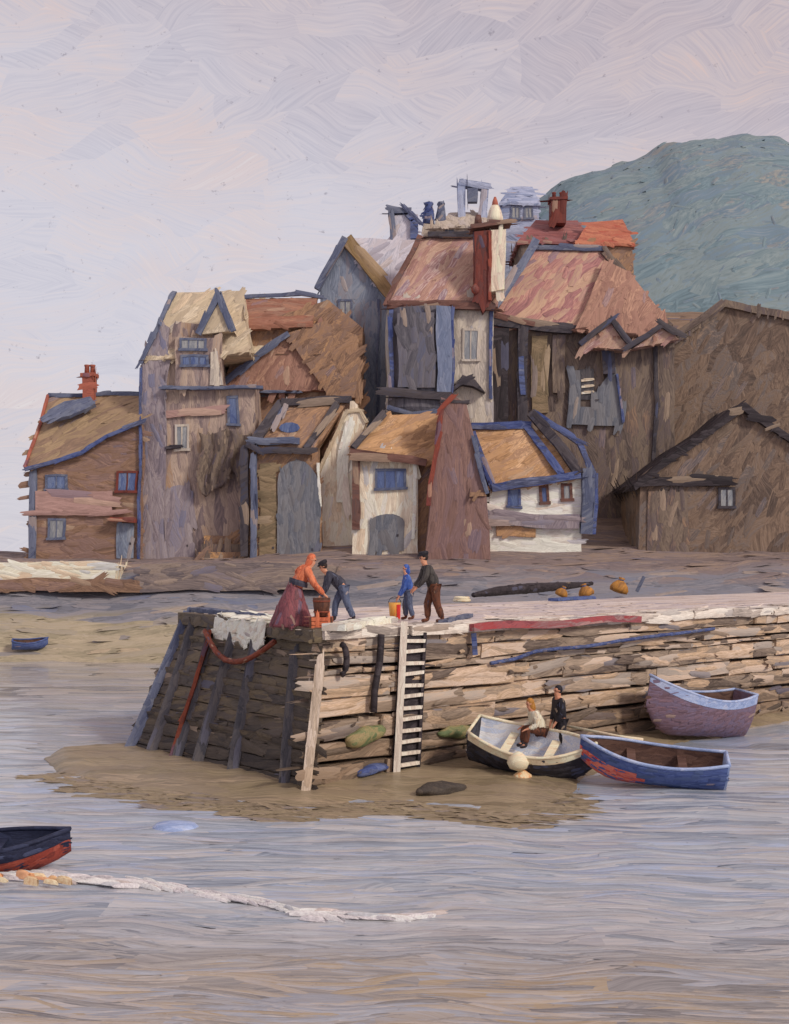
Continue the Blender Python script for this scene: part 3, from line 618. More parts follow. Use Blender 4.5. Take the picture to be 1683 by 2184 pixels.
# B2: brown house behind with red and brown roof
h = house('brown_gabled_house', 'brown house with red ridge tiles and a slate rake beside the tall taupe house', 640, 91); Y = 91
walls(h, [(470, 1150), (775, 1150), (775, 700), (700, 640), (520, 700), (470, 830)], Y, 8, 'brown_stone')
bm = B(); hip(bm, (478, 752), (712, 752), (520, 640), (672, 634), Y, 6); obj('roof', bm, 'cream_roof', h, WA, SG)
bm = B(); hip(bm, (524, 696), (668, 690), (524, 640), (676, 634), Y-.5, 5.6, .32, .3); obj('roof_tiles', bm, 'red_tiles', h, WA, SG)
bm = B(); prism(bm, [P(462, 832, Y-.5), P(700, 836, Y-.5), P(770, 830, Y-.5), P(720, 700, Y-.3), P(618, 716, Y-.3)], (0, .45, 0)); obj('lower_roof', bm, 'brown_tiles', h, WA, SG)
bm = B(); prism(bm, [P(612, 716, Y-.3), P(690, 690, Y-.3), P(764, 720, Y-.3), P(776, 850, Y-.3), P(700, 850, Y-.3)], (0, -.4, 0)); obj('gable_panel', bm, 'brown_stone', h, WA, SG)
trimline('bargeboard', h, [P(464, 826, Y-.8), P(560, 752, Y-.8), P(616, 714, Y-.8)], .42, 'slate_trim')
trimline('ridge_tiles', h, [P(516, 636, Y+2), P(600, 630, Y+2), P(640, 626, Y+2), P(690, 634, Y+2)], .28, 'slate_trim')
trimline('gutter', h, [P(470, 836, Y-.6), P(640, 836, Y-.6)], .2, 'slate_trim')
window(h, 548, 842, 590, 850, Y, 'brown_trim', 'dark_glass', fw=.05)

# G: blue-slate gable
h = house('blue_gabled_house', 'blue grey gable house with an ochre right rake, highest point left of the chimneys', 755, 95); Y = 95
walls(h, [(682, 1150), (832, 1150), (832, 625), (738, 512), (684, 612)], Y, 9, 'slate_blue_wall')
trimline('bargeboard', h, [P(832, 628, Y-.25), P(738, 508, Y-.25)], .95, 'ochre_trim', .5)
trimline('bargeboard', h, [P(676, 618, Y-.3), P(736, 506, Y-.3)], .5, 'slate_trim', .6)
bm = B(); prism(bm, [P(738, 505, Y), P(895, 512, Y+1), P(900, 640, Y+1), P(836, 640, Y)], (0, 6, 0)); obj('roof', bm, 'pale_slates', h, WA, SG)
trimline('downpipe', h, [P(806, 1000, Y-.1), P(806, 640, Y-.1)], .16, 'slate_trim')
window(h, 722, 640, 752, 690, Y, 'slate_trim', 'grey_glass')

# F: tall house with the grey bay and big chimney
h = house('bay_house', 'tall pink roofed house with a dark grey hanging bay and big cream chimney', 940, 90); Y = 90
walls(h, [(824, 1150), (1052, 1150), (1052, 640), (824, 640)], Y, 8, 'pale_grey_wall')
bm = B(); a, b, s, r = hip(bm, (826, 644), (1062, 648), (898, 506), (1062, 500), Y, 7); rf = obj('roof', bm, 'pink_tiles', h, WA, SG)
trimline('eave_board', h, [P(824, 648, Y-.42), P(1046, 654, Y-.42)], .62, 'brown_trim', .4)
trimline('bargeboard', h, [P(822, 640, Y-.4), P(860, 575, Y+1.2), P(896, 504, Y+2.8)], .38, 'brown_trim')
trimline('ridge_tiles', h, [P(914, 502, Y+2.9), P(1022, 498, Y+2.9)], .42, 'dark_trim', .4)
# hanging bay: rounded oriel of grey boards
bm = B(); rr = []
for v_, k in ((660, 1), (700, 1), (770, 1), (838, 1), (850, 1.06), (872, 1.06), (884, .92), (905, .68), (920, .38), (928, .12)):
    c = P(897, v_, Y); hw = 66*Y/F*k
    rr.append([Vector((c.x+hw*math.cos(t), Y+.2-1.5*k*abs(math.sin(t))**.7 if t > 0 else Y+.2, c.z)) for t in [math.pi*i/12 for i in range(13)]])
rings(bm, rr); bay = obj('bay', bm, 'bay_grey', h, WA, 0, False)
bm = B(); a0, a1 = P(930, 846, Y), P(966, 662, Y); prism(bm, [(a0.x, Y-1.42, a0.z), (a1.x-.18, Y-.98, a0.z), (a1.x-.18, Y-.98, a1.z), (a0.x, Y-1.42, a1.z)], (0, -.2, 0)); obj('bay_side_panel', bm, 'bay_blue', bay, WA, SG)
trimline('bay_sill', bay, [P(832, 838, Y-1.45), P(964, 846, Y-1.4)], .55, 'dark_trim', .5)
trimline('bay_base_moulding', bay, [P(826, 868, Y-1.45), P(880, 884, Y-1.6), P(966, 874, Y-1.4)], .3, 'slate_trim', .5)
trimline('bay_post', bay, [P(834, 840, Y-1.0), P(834, 660, Y-1.0)], .3, 'blue_trim', .3)
trimline('bay_post', bay, [P(964, 840, Y-.9), P(964, 662, Y-.9)], .25, 'blue_trim', .3)
bm = B(); box(bm, (P(848, 0, Y).x, Y-1.5, P(0, 832, Y).z), (P(926, 0, Y).x, Y-1.28, P(0, 676, Y).z)); obj('pane', bm, 'bay_grey', bay, WA, SG)
# big chimney: lit side painted cream, shaded side painted dark red
Yc = Y-.9; bm = B()
a, b = P(1016, 640, Yc), P(1046, 492, Yc); c = P(1082, 625, Yc)
bm = B(); prism(bm, [P(1046, 622, Yc), P(1076, 618, Yc), P(1080, 490, Yc), P(1048, 490, Yc)], (0, 1.5, 0)); ch = obj('chimney', bm, 'chimney_cream', h, WA*.6, SG)
bm = B(); prism(bm, [P(1014, 628, Yc+.02), P(1030, 668, Yc+.02), P(1047, 644, Yc+.02), P(1047, 490, Yc+.02), P(1012, 492, Yc+.02)], (0, 1.4, 0)); obj('chimney_flank', bm, 'dark_red', ch, WA*.6, SG)
trimline('chimney_edge', ch, [P(1045, 642, Yc-.05), P(1046, 492, Yc-.05)], .22, 'red_paint', .12)
trimline('chimney_cap', ch, [P(1002, 486, Yc+.7), P(1090, 480, Yc+.7)], .3, 'brown_trim', 1.8)
bm = B(); lathe(bm, P(1056, 478, Yc+.7), [(.62, 0), (.58, .5), (.45, 1.0), (.3, 1.35)], 12); p_ = obj('chimney_pot', bm, 'chimney_cream', ch, 0, 0, True)
bm = B(); lathe(bm, P(1056, 478, Yc+.7)+Vector((0, 0, 1.3)), [(.25, 0), (.2, .35), (.08, .7)], 10); obj('pot_tip', bm, 'brick_red', p_, 0, 0, True)
bm = B(); lathe(bm, P(1020, 482, Yc+.7), [(.3, 0), (.26, .5), (.2, .8)], 10); obj('chimney_pot', bm, 'brown_trim', ch, 0, 0, True)
bm = B(); lathe(bm, P(1014, 620, Yc-.1), [(.05, -.3), (.28, -.1), (.3, .2), (.08, .5)], 10); obj('flue_lamp', bm, 'red_paint', ch, 0, 0, True)
window(h, 985, 700, 1022, 770, Y, 'pale_grey_wall', 'grey_glass')
trimline('downpipe', h, [P(1046, 850, Y-.1), P(1046, 660, Y-.1)], .22, 'blue_trim')
# lean-to hood on the wall
bm = B(); prism(bm, [P(962, 838, Y-.9), P(985, 802, Y-.9), P(1012, 812, Y-.9), P(1034, 838, Y-.9), P(1008, 826, Y-.9), P(985, 822, Y-.9)], (0, .9, 0)); obj('hood', bm, 'dark_trim', h, WA, SG)

# H: right-hand house with long rose roof
h = house('rose_roofed_house', 'long dark house with a rose tiled roof and a zigzag of two small dark gables', 1240, 92); Y = 92
walls(h, [(1044, 1160), (1440, 1160), (1440, 720), (1410, 690), (1044, 690)], Y, 9, 'dark_brown_wall')
bm = B(); hip(bm, (1030, 690), (1430, 714), (1134, 530), (1286, 536), Y, 8); rf = obj('roof', bm, 'rose_tiles', h, WA, SG)
bm = B(); prism(bm, [P(1225, 712, Y-1.0), P(1425, 722, Y-1.0), P(1425, 690, Y-.2), P(1340, 585, Y+2.2), P(1286, 560, Y+2.4), P(1275, 600, Y+1.5)], (0, -.25, .2)); obj('roof_slope', bm, 'brown_tiles', h, WA, SG)
trimline('eave_board', h, [P(1020, 676, Y-.5), P(1060, 684, Y-.5), P(1220, 704, Y-.5)], .75, 'dark_trim', .4)
trimline('eave_moulding', h, [P(1016, 662, Y-.6), P(1140, 692, Y-.6)], .35, 'brown_trim', .4)
trimline('bargeboard', h, [P(1058, 650, Y-.6), P(1142, 512, Y+2.6)], .6, 'slate_trim', .4)
trimline('ridge_tiles', h, [P(1134, 527, Y+3.5), P(1290, 532, Y+3.5)], .35, 'slate_trim', .4)
trimline('hip_tiles', h, [P(1288, 540, Y+3.3), P(1350, 610, Y+2), P(1432, 700, Y-.3)], .5, 'dark_brown_wall', .4)
for pts in ([(1236, 738), (1304, 680), (1346, 736)], [(1346, 736), (1412, 692), (1450, 715)]):
    g_ = obj('gable', each(poly, [(pts[0][0]+4, pts[0][1]+6), (pts[2][0], pts[2][1]+10), (pts[1][0], pts[1][1]+8)], Y-1.3, 2.0), 'pink_tiles', rf, WA, SG)
    trimline('gable_bargeboard', g_, [P(*p, Y-1.4) for p in pts], .38, 'dark_trim', .5)
trimline('porch_post', h, [P(1062, 905, Y-.5), P(1068, 700, Y-.5)], 1.3, 'tar', .7)
trimline('porch_post', h, [P(1112, 900, Y-.45), P(1116, 702, Y-.45)], .75, 'dark_trim', .6)
trimline('door_strip', h, [P(1116, 842, Y-.8), P(1112, 760, Y-.8)], .4, 'blue_trim', .12)
trimline('boarding', h, [P(1150, 880, Y-.14), P(1152, 716, Y-.14)], 1.2, 'panel_olive', .2)
trimline('boarding', h, [P(1192, 840, Y-.14), P(1194, 716, Y-.14)], .9, 'dark_brown_wall', .3)
wn_ = obj('window', each(poly, [(1212, 905), (1330, 905), (1314, 784), (1262, 850), (1262, 866), (1240, 866), (1238, 790), (1216, 790)], Y-.3, .6), 'shed_grey', h, WA, SG)
bm = B(); poly(bm, [(1236, 852), (1268, 852), (1268, 788), (1236, 788)], Y-.12, .3); obj('pane', bm, 'dark_glass', wn_, WA, SG)
for k in range(3):
    trimline('glazing_bar', wn_, [P(1240, 812+k*13, Y-.2), P(1264, 810+k*13, Y-.2)], .16, 'cream_wall', .1)
trimline('window_edge', wn_, [P(1330, 900, Y-.4), P(1316, 800, Y-.4)], .16, 'blue_trim', .2)
trimline('lintel_post', wn_, [P(1300, 800, Y-.35), P(1296, 735, Y-.35)], .9, 'dark_trim', .4)
trimline('downpipe', h, [P(1394, 985, Y-.1), P(1402, 860, Y-.1), P(1398, 740, Y-.1)], .3, 'dark_trim')

# C: narrow dark shed-like house
h = house('slate_door_house', 'narrow dark house with a leaning open-edged roof, blue skylight and a tall slate door', 610, 85); Y = 85
walls(h, [(528, 1210), (684, 1210), (680, 960), (528, 950)], Y, 5, 'brown_stone')
bm = B(); hip(bm, (532, 950), (668, 962), (596, 858), (742, 858), Y, 5); rf = obj('roof', bm, 'brown_stone', h, WA, SG)
trimline('ridge_tiles', h, [P(602, 856, Y+2.1), P(752, 853, Y+2.1)], .5, 'dark_trim', .5)
trimline('bargeboard', h, [P(542, 945, Y-.4), P(598, 866, Y+1.9)], .75, 'dark_trim', .3)
trimline('bargeboard', h, [P(652, 958, Y-.4), P(718, 866, Y+1.9)], .42, 'dark_trim', .3)
trimline('rafter', h, [P(588, 905, Y+.8), P(610, 868, Y+1.8)], .4, 'slate_trim', .3)
trimline('gutter', h, [P(526, 946, Y-.5), P(560, 962, Y-.5), P(664, 962, Y-.5)], .4, 'dark_trim', .3)
trimline('roof_batten', h, [P(556, 940, Y-.35), P(640, 942, Y-.35)], .45, 'slate_trim', .3)
bm = B(); c = P(618, 912, Y+.45); prism(bm, [c+Vector((.72*math.cos(t), 0, .38*math.sin(t))) for t in [math.tau*i/10 for i in range(10)]], (0, .5, 0)); obj('skylight', bm, 'blue_glass', rf, .05, 0)
door(h, 592, 982, 680, 1200, Y-.1, 'shed_grey', arch=1.6)
door(h, 556, 988, 590, 1198, Y, 'panel_olive', name='side_door')
trimline('door_post', h, [P(522, 1190, Y-.3), P(522, 960, Y-.3)], .55, 'dark_trim', .4)
trimline('door_post', h, [P(543, 1195, Y-.3), P(543, 970, Y-.3)], .4, 'slate_trim', .4)
trimline('corner_trim', h, [P(681, 1080, Y-.1), P(681, 985, Y-.1)], .16, 'white_wall', .25)

# D: narrow whitewashed gable
h = house('whitewashed_gable', 'narrow whitewashed gable squeezed between the slate door house and the cream cottage', 725, 86); Y = 86.5
walls(h, [(682, 1180), (752, 1180), (752, 985), (782, 900), (766, 878), (738, 882), (706, 950), (684, 1010)], Y, 4, 'cream_wall')
trimline('plaster_streak', h, [P(728, 1070, Y-.1), P(732, 960, Y-.1), P(748, 900, Y-.1)], .7, 'white_wall', .2)
trimline('coping', h, [P(682, 1010, Y+.2), P(706, 948, Y+.2), P(738, 880, Y+.2), P(768, 874, Y+.2), P(784, 902, Y+.2)], .25, 'cream_roof', .7)

# E: small cream cottage
h = house('cream_cottage', 'small cream cottage with a blue two pane window and a thatch coloured roof', 820, 84); Y = 84
walls(h, [(750, 1190), (892, 1190), (890, 985), (750, 968)], Y, 5, 'cream_wall')
bm = B(); hip(bm, (748, 962), (930, 982), (812, 884), (950, 884), Y, 5); obj('roof', bm, 'tan_roof', h, WA, SG)
trimline('bargeboard', h, [P(750, 958, Y-.45), P(818, 882, Y+1.8)], .42, 'dark_trim', .3)
trimline('gutter', h, [P(744, 966, Y-.5), P(908, 986, Y-.5)], .5, 'brown_trim', .35)
trimline('corner_post', h, [P(757, 1130, Y-.12), P(757, 975, Y-.12)], .5, 'brown_trim', .3)
trimline('corner_trim', h, [P(882, 1150, Y-.08), P(884, 995, Y-.08)], .22, 'white_wall', .3)
window(h, 798, 1000, 866, 1044, Y, 'slate_trim', 'blue_glass', mull=2)
d_ = door(h, 786, 1096, 862, 1175, Y, 'shed_grey', arch=.6)
walls(h, [(888, 1190), (925, 1190), (925, 990), (888, 985)], Y+.6, 4, 'brown_stone', 'side_wall')

# J: mauve-brown tapered gable
h = house('mauve_gable_house', 'windowless mauve brown gable tapering upward with a red left edge, beside the cream cottage', 975, 82.5); Y = 82.5
walls(h, [(908, 1200), (1044, 1200), (1040, 1060), (1008, 930), (998, 862), (972, 846), (944, 870), (926, 980), (918, 1080)], Y, 6, 'mauve_brown_stone')
trimline('bargeboard', h, [P(914, 1080, Y-.05), P(926, 978, Y-.05), P(944, 872, Y-.05), P(968, 846, Y-.05)], .32, 'red_paint', .3)
trimline('rake_trim', h, [P(1008, 932, Y-.05), P(1042, 1055, Y-.05)], .28, 'slate_trim', .4)
trimline('coping', h, [P(940, 860, Y+.4), P(1002, 858, Y+.4)], .2, 'dark_trim', .9)
bm = B(); poly(bm, [(1000, 1060), (1040, 1060), (1038, 1052), (1002, 1050)], Y-.15, .3); obj('ledge', bm, 'brown_stone', h, WA, SG)

# K: small cottage with bright blue trim
h = house('blue_trimmed_cottage', 'small white cottage outlined in bright blue trim under a tan roof', 1140, 84.5); Y = 84.5
walls(h, [(1036, 1190), (1242, 1190), (1240, 1020), (1050, 1035)], Y, 5, 'white_wall')
bm = B(); hip(bm, (1052, 1040), (1240, 1014), (1006, 912), (1132, 905), Y, 5); obj('roof', bm, 'tan_roof', h, WA, SG)
trimline('ridge_tiles', h, [P(1006, 908, Y+2.1), P(1134, 906, Y+2.1)], .5, 'blue_trim', .4)
trimline('bargeboard', h, [P(1010, 922, Y+2.0), P(1054, 1042, Y-.4)], .36, 'blue_trim', .3)
trimline('gutter', h, [P(1052, 1042, Y-.5), P(1120, 1028, Y-.5), P(1240, 1012, Y-.5)], .55, 'blue_trim', .35)
trimline('bargeboard', h, [P(1122, 905, Y+2.1), P(1200, 1010, Y-.45)], .45, 'blue_trim', .3)
trimline('bargeboard', h, [P(1132, 880, Y+1.9), P(1190, 945, Y+.8), P(1238, 1012, Y-.55)], .6, 'dark_trim', .4)
trimline('outer_rake', h, [P(1140, 880, Y+2.3), P(1236, 945, Y+.6), P(1268, 1012, Y-.2)], .34, 'blue_trim', .4)
trimline('corner_post', h, [P(1252, 1140, Y-.2), P(1256, 1000, Y-.2)], .85, 'slate_trim', .5)
trimline('downpipe', h, [P(1268, 1140, Y-.3), P(1272, 1010, Y-.3)], .3, 'blue_trim', .25)
window(h, 1084, 1036, 1110, 1084, Y, 'blue_trim', 'blue_glass', mull=0); window(h, 1150, 1032, 1172, 1074, Y, 'brown_trim', 'blue_glass', mull=0, fw=.2); window(h, 1198, 1030, 1222, 1070, Y, 'brown_trim', 'grey_glass', mull=0, fw=.2)
trimline('plinth', h, [P(1038, 1106, Y-.25), P(1236, 1114, Y-.25)], .95, 'mauve_render', .5)
bm = B(); poly(bm, [(1058, 1146), (1140, 1146), (1140, 1126), (1058, 1124)], Y-.2, .3); obj('door_step', bm, 'tan_roof', h, WA, SG)

# L: brown shed on the right slope
h = house('brown_shed', 'dark brown shed with a black sloping roof edge at the right end', 1500, 84.5); h['category'] = 'shed'; Y = 84.5
walls(h, [(1362, 1200), (1760, 1200), (1760, 1000), (1590, 872), (1366, 1034)], Y, 7, 'warm_scrub_wall')
bm = B(); prism(bm, [P(1350, 1034, Y-.4), P(1592, 858, Y-.4), P(1780, 1000, Y-.4), P(1780, 1012, Y-.4), P(1590, 876, Y-.4), P(1356, 1046, Y-.4)], (0, 8, 0)); obj('roof', bm, 'tar', h, WA, SG)
trimline('lintel', h, [P(1360, 1030, Y-.2), P(1560, 1026, Y-.2)], .6, 'tar', .3)
bm = B(); poly(bm, [(1380, 1195), (1470, 1195), (1468, 1050), (1384, 1050)], Y-.1, .3); obj('door', bm, 'dark_brown_wall', h, WA, SG)
window(h, 1530, 1040, 1566, 1085, Y, 'dark_trim', 'grey_glass')

# far roofs above
gf = 'hazy blue houses above the roofs'
def far_house(label, u0, u1, vt, ve, Y, D, wallm, roofm, name='far_house'):
    x = ((u0+u1)/2-U0)*Y/F; h = thing(name, label, 'house', (x, Y+D/2, zt(x, Y)), gf); zb = zt(x, Y)-2
    a, b = P(u0, ve, Y), P(u1, ve, Y); bm = B(); box(bm, (a.x, Y, zb), (b.x, Y+D, a.z)); obj('wall', bm, wallm, h, .2, 2)
    bm = B(); hip(bm, (u0-6, ve), (u1+6, ve), (u0+(u1-u0)*.22, vt), (u1-(u1-u0)*.2, vt), Y, D); obj('roof', bm, roofm, h, .2, 2)
    return h
h = far_house('pale blue far house with a rounded long roof behind the big chimney', 1072, 1150, 398, 432, 122, 9, 'far_blue', 'far_blue')
window(h, 1090, 440, 1110, 468, 122, 'slate_trim', 'grey_glass'); window(h, 1118, 440, 1138, 468, 122, 'slate_trim', 'grey_glass')
h = far_house('tan far house under the blue chimney pots', 932, 1050, 452, 482, 118, 9, 'far_tan', 'far_tan')
window(h, 950, 486, 968, 500, 118, 'slate_trim', 'grey_glass')
bm = B(); poly(bm, [(900, 520), (955, 520), (952, 478), (903, 478)], 119, 1.6); st_ = obj('chimney', bm, 'far_tan', h, .2, 1)
for u_, r_, m_ in ((914, .62, 'blue_trim'), (940, .55, 'slate_trim')):
    bm = B(); lathe(bm, P(u_, 480, 119.8), [(r_, 0), (r_*.85, 1.1), (r_*.6, 1.9), (r_*.75, 2.1), (r_*.6, 2.25)], 10); obj('chimney_pot', bm, m_, st_, .1, .8, True)
t_ = trimline('chimney', h, [P(984, 470, 121), P(984, 394, 121)], .75, 'far_blue', 1.0); trimline('chimney', h, [P(1032, 470, 121), P(1034, 400, 121)], .7, 'far_blue', 1.0); trimline('chimney_lintel', h, [P(978, 392, 121), P(1042, 400, 121)], .6, 'far_blue', 1.1)
trimline('chimney_cap', h, [P(1008, 432, 120.6), P(1008, 404, 120.6)], 1.0, 'slate_trim', .8)
# arch-shaped pair of flues over the slate roof
h = far_house('low pale house with an arched pair of blue flues', 822, 898, 497, 520, 116, 8, 'pale_slates', 'pale_slates')
bm = B(); poly(bm, [(834, 515), (890, 515), (890, 458), (834, 458)], 117, 1.3); st_ = obj('chimney', bm, 'pale_slates', h, .2, 1)
trimline('chimney_flank', st_, [P(838, 512, 116.9), P(836, 460, 116.9)], .5, 'slate_trim', .5); trimline('chimney_flank', st_, [P(886, 510, 116.9), P(884, 470, 116.9), P(872, 456, 116.9)], .75, 'blue_trim', .5)
trimline('chimney_cap', st_, [P(828, 452, 117.6), P(876, 452, 117.6)], .55, 'slate_trim', 1.6)
h = far_house('maroon roofed far house with a dark red chimney below the green hill', 1110, 1262, 470, 515, 112, 8, 'dark_brown_wall', 'maroon_tiles')
c_ = chimney(h, 1176, 420, 1208, 475, 113, 1.6, 'dark_red', 2, 'red_paint'); window(h, 1150, 520, 1172, 545, 112, 'dark_trim', 'dark_glass')
h = far_house('orange roofed far house facing the green hill', 1232, 1350, 470, 520, 110, 7, 'brown_stone', 'orange_tiles'); window(h, 1270, 525, 1292, 550, 110, 'dark_trim', 'dark_glass')

# left-hand quay wall, sunlight on its top painted in as cream
def quay(label, pts, Y, D, mat, nm='quay_wall'):
    o = obj(nm, each(poly, pts, Y, D), mat, None, WA, SG, org=P(pts[0][0]*.5+pts[1][0]*.5, pts[0][1], Y)); tag(o, label, 'wall')
quay('low cream sea wall on the shore below the umber house at the left', [(-60, 1236), (246, 1236), (250, 1206), (180, 1198), (-60, 1198)], 78.6, 3.2, 'cream_sand', 'sea_wall')
quay('dark brown footing under the cream sea wall', [(-60, 1262), (300, 1262), (300, 1236), (-60, 1234)], 78.2, 3.4, 'umber_stone')
quay('long grey brown quay wall below the tall taupe house', [(300, 1262), (700, 1256), (720, 1206), (540, 1200), (300, 1204)], 78.2, 3.6, 'quay_stone')

# right-hand brown house behind the shed
h = house('dark_rake_house', 'murky brown house behind the shed with one long dark rake', 1520, 97); Y = 97
walls(h, [(1376, 1060), (1800, 1060), (1800, 700), (1548, 650), (1376, 768)], Y, 8, 'warm_scrub_wall')
bm = B(); prism(bm, [P(1366, 772, Y-.4), P(1548, 640, Y-.4), P(1810, 690, Y-.4), P(1810, 704, Y-.4), P(1548, 655, Y-.4), P(1372, 786, Y-.4)], (0, 9, 0)); obj('roof', bm, 'dark_brown_wall', h, WA, SG)
trimline('bargeboard', h, [P(1372, 766, Y-.5), P(1440, 716, Y-.5), P(1545, 644, Y-.5)], .5, 'dark_brown_wall', .3)

# ------------------------------------------------------------------ pier
ZD = 4.35
A0, A1 = Vector((-2.44, 33.1, -.4)), Vector((-8.8, 39.1, -.4))          # foot of the timber end
T0, T1 = Vector((-1.95, 33.9, ZD)), Vector((-7.4, 43.6, ZD))            # top corners
dirp = Vector((.761, .649, 0))
LEN = 46
A2, T2 = A0+dirp*LEN, T0+dirp*LEN
A3, T3 = A1+dirp*LEN, T1+dirp*LEN
pier = thing('stone_pier', 'old stone pier with a dark timber clad end, running out from the quay', 'pier', (8, 44, 0))
nin = Vector((-.649, .761, 0))
bm = B(); ins = nin*.4+dirp*1.3
lo = [A0+ins, A2+nin*.4, A3, A1+dirp*1.3]; hi = [T0+ins-Vector((0, 0, .26)), T2+nin*.4-Vector((0, 0, .26)), T3-Vector((0, 0, .26)), T1+dirp*1.3-Vector((0, 0, .26))]
rings(bm, [lo, hi]); obj('core', bm, 'pier_core', pier)
def stone(bm, q, nrm, dep, bulge):
    """q: four face corners; a block with a slightly domed front"""
    c = sum(q, Vector())/4
    fr = [p.lerp(c, .10)+nrm*bulge for p in q]; bk = [p-nrm*dep for p in q]
    a = [bm.verts.new(p) for p in bk]; m = [bm.verts.new(p) for p in q]; f = [bm.verts.new(p) for p in fr]
    for x, y in ((a, m), (m, f)):
        for i in range(4): bm.faces.new((x[i], x[(i+1) % 4], y[(i+1) % 4], y[i]))
    bm.faces.new(f); bm.faces.new(a[::-1])
def face_pt(b0, b1, t0, t1, s, t): return b0.lerp(b1, s).lerp(t0.lerp(t1, s), t)
bm = B(); rnd = random.Random(5); nf = -nin
hs = [0]; 
while hs[-1] < .93: hs.append(hs[-1]+rnd.uniform(.05, .15))
hs = [h_/hs[-1] for h_ in hs]
for j in range(len(hs)-1):
    x = -rnd.uniform(0, .8)
    while x < LEN:
        wd = rnd.uniform(.5, 1.2) if rnd.random() < .3 else rnd.uniform(1.4, 4.6)
        s0, s1 = max(0, x)/LEN, min(LEN, x+wd)/LEN
        if s1-s0 > .002:
            g = .035; e = g/LEN; gz = .008
            jit = lambda: rnd.uniform(-.012, .012)
            q = [face_pt(A0, A2, T0, T2, s_, min(1, max(0, t_+jit()))) for s_, t_ in ((s0+e/2, hs[j]+gz), (s1-e/2, hs[j]+gz), (s1-e/2, hs[j+1]-gz), (s0+e/2, hs[j+1]-gz))]
            off = nf*rnd.uniform(-.09, .05)
            q = [p+off for p in q]
            for p in q: p.z = min(p.z, ZD-.24)
            stone(bm, q, nf, .5, rnd.uniform(.02, .07))
        x += wd
obj('masonry', bm, 'pier_stone', pier, .03, .6, maxn=1700, cover=1.0, asp=(4, 10), jit=.07, hk=.12, W=.3, path=[A0, A0+dirp*LEN])
# coping stones along the front edge
bm = B(); x = -.1
while x < LEN:
    wd = rnd.uniform(.8, 2.2); p0, p1 = T0+dirp*(x+.02), T0+dirp*(x+wd-.02); o_ = rnd.uniform(.08, .22); dz = rnd.uniform(-.05, .05)
    q = [p0-nin*o_, p1-nin*o_, p1+nin*1.0, p0+nin*1.0]
    lo = [p+Vector((0, 0, -.26)) for p in q]; hi = [p+Vector((0, 0, .02+dz)) for p in q]
    rings(bm, [lo, hi]); x += wd
obj('coping', bm, 'coping', pier, .03, .6, maxn=400, asp=(3, 7), jit=.08, path=[T0, T0+dirp*LEN])
bm = B(); q = [T0+dirp*.1+nin*.9, T2+nin*.9, T3, T1]
rings(bm, [[p+Vector((0, 0, -.26)) for p in q], [p+Vector((0, 0, -.02)) for p in q]]); obj('deck', bm, 'deck_pale', pier, .02, 1.5, maxn=500, asp=(4, 9), jit=.12)
# timber end: planks and posts
ne = Vector(((A1-A0).y, -(A1-A0).x, 0)).normalized()
if ne.y > 0: ne = -ne
bm = B(); rows_ = 13
for j in range(rows_):
    s = 0
    while s < 1:
        s1 = min(1, s+rnd.uniform(.3, .6))
        t0_, t1_ = j/rows_, (j+1)/rows_
        q = [face_pt(A0, A1, T0, T1, a_, b_) for a_, b_ in ((s+.001, t0_+.003), (s1-.001, t0_+.003), (s1-.001, t1_-.003), (s+.001, t1_-.003))]
        off = ne*rnd.uniform(-.02, .02)
        q = [p+off for p in q]
        for p in q: p.z = min(p.z, ZD-.05)
        stone(bm, q[::-1], ne, .3, .02); s = s1
obj('timber_cladding', bm, 'pier_timber', pier, .03, .6, maxn=500, asp=(3, 7), jit=.12, path=[A0, A1], W=.34)
def post(s0, s1, t0_, t1_, wd, mat, nm='fender_post', pr=.06):
    p, q = face_pt(A0, A1, T0, T1, s0, t0_)+ne*pr, face_pt(A0, A1, T0, T1, s1, t1_)+ne*pr
    bm = B(); bar(bm, p, q, wd, .3); obj(nm, bm, mat, pier, .04, .5, path=[p, q], jit=.06, asp=(3, 7))
for s0, s1, t0_, t1_, wd, mt in ((.1, .14, .05, .86, .3, 'post_slate'), (.36, .4, .08, .88, .34, 'post_slate'), (.56, .56, .1, .9, .34, 'post_slate'), (.68, .74, .1, .95, .3, 'post_slate'), (.84, .9, .04, .96, .32, 'post_slate'), (.985, .985, 0, 1, .3, 'slate_trim')):
    post(s0, s1, t0_, t1_, wd, mt)
post(.70, .72, .12, .9, .12, 'rust', 'iron_strap', .18)
post(.0, -.005, .06, .8, .26, 'post_pale', 'corner_post', .05)
for t_ in (.34, .62, .84):
    p, q = face_pt(A0, A1, T0, T1, .02, t_)+ne*.02, face_pt(A0, A1, T0, T1, .98, t_)+ne*.02
    bm = B(); bar(bm, p, q, .17, .18); obj('wale', bm, 'pier_timber', pier, .06, .6, path=[p, q], jit=.06)
bm = B(); q = [face_pt(A0, A1, T0, T1, s_, .97) for s_ in (0, .995)]; bar(bm, q[0]+ne*.12, q[1]+ne*.12, .4, .4); obj('capping_beam', bm, 'pier_timber', pier, .05, .6)
# red edge timber along the coping
pa, pb = T0+dirp*5.4-nin*.3, T0+dirp*13.5-nin*.3
bm = B(); n_ = 10
for k in range(n_):
    a_, b_ = pa.lerp(pb, k/n_), pa.lerp(pb, (k+1)/n_); bar(bm, a_+Vector((0, 0, -.12+.05*math.sin(k))), b_+Vector((0, 0, -.12+.05*math.sin(k+1))), .22, .22)
obj('rubbing_strake', bm, 'red_wood', pier)
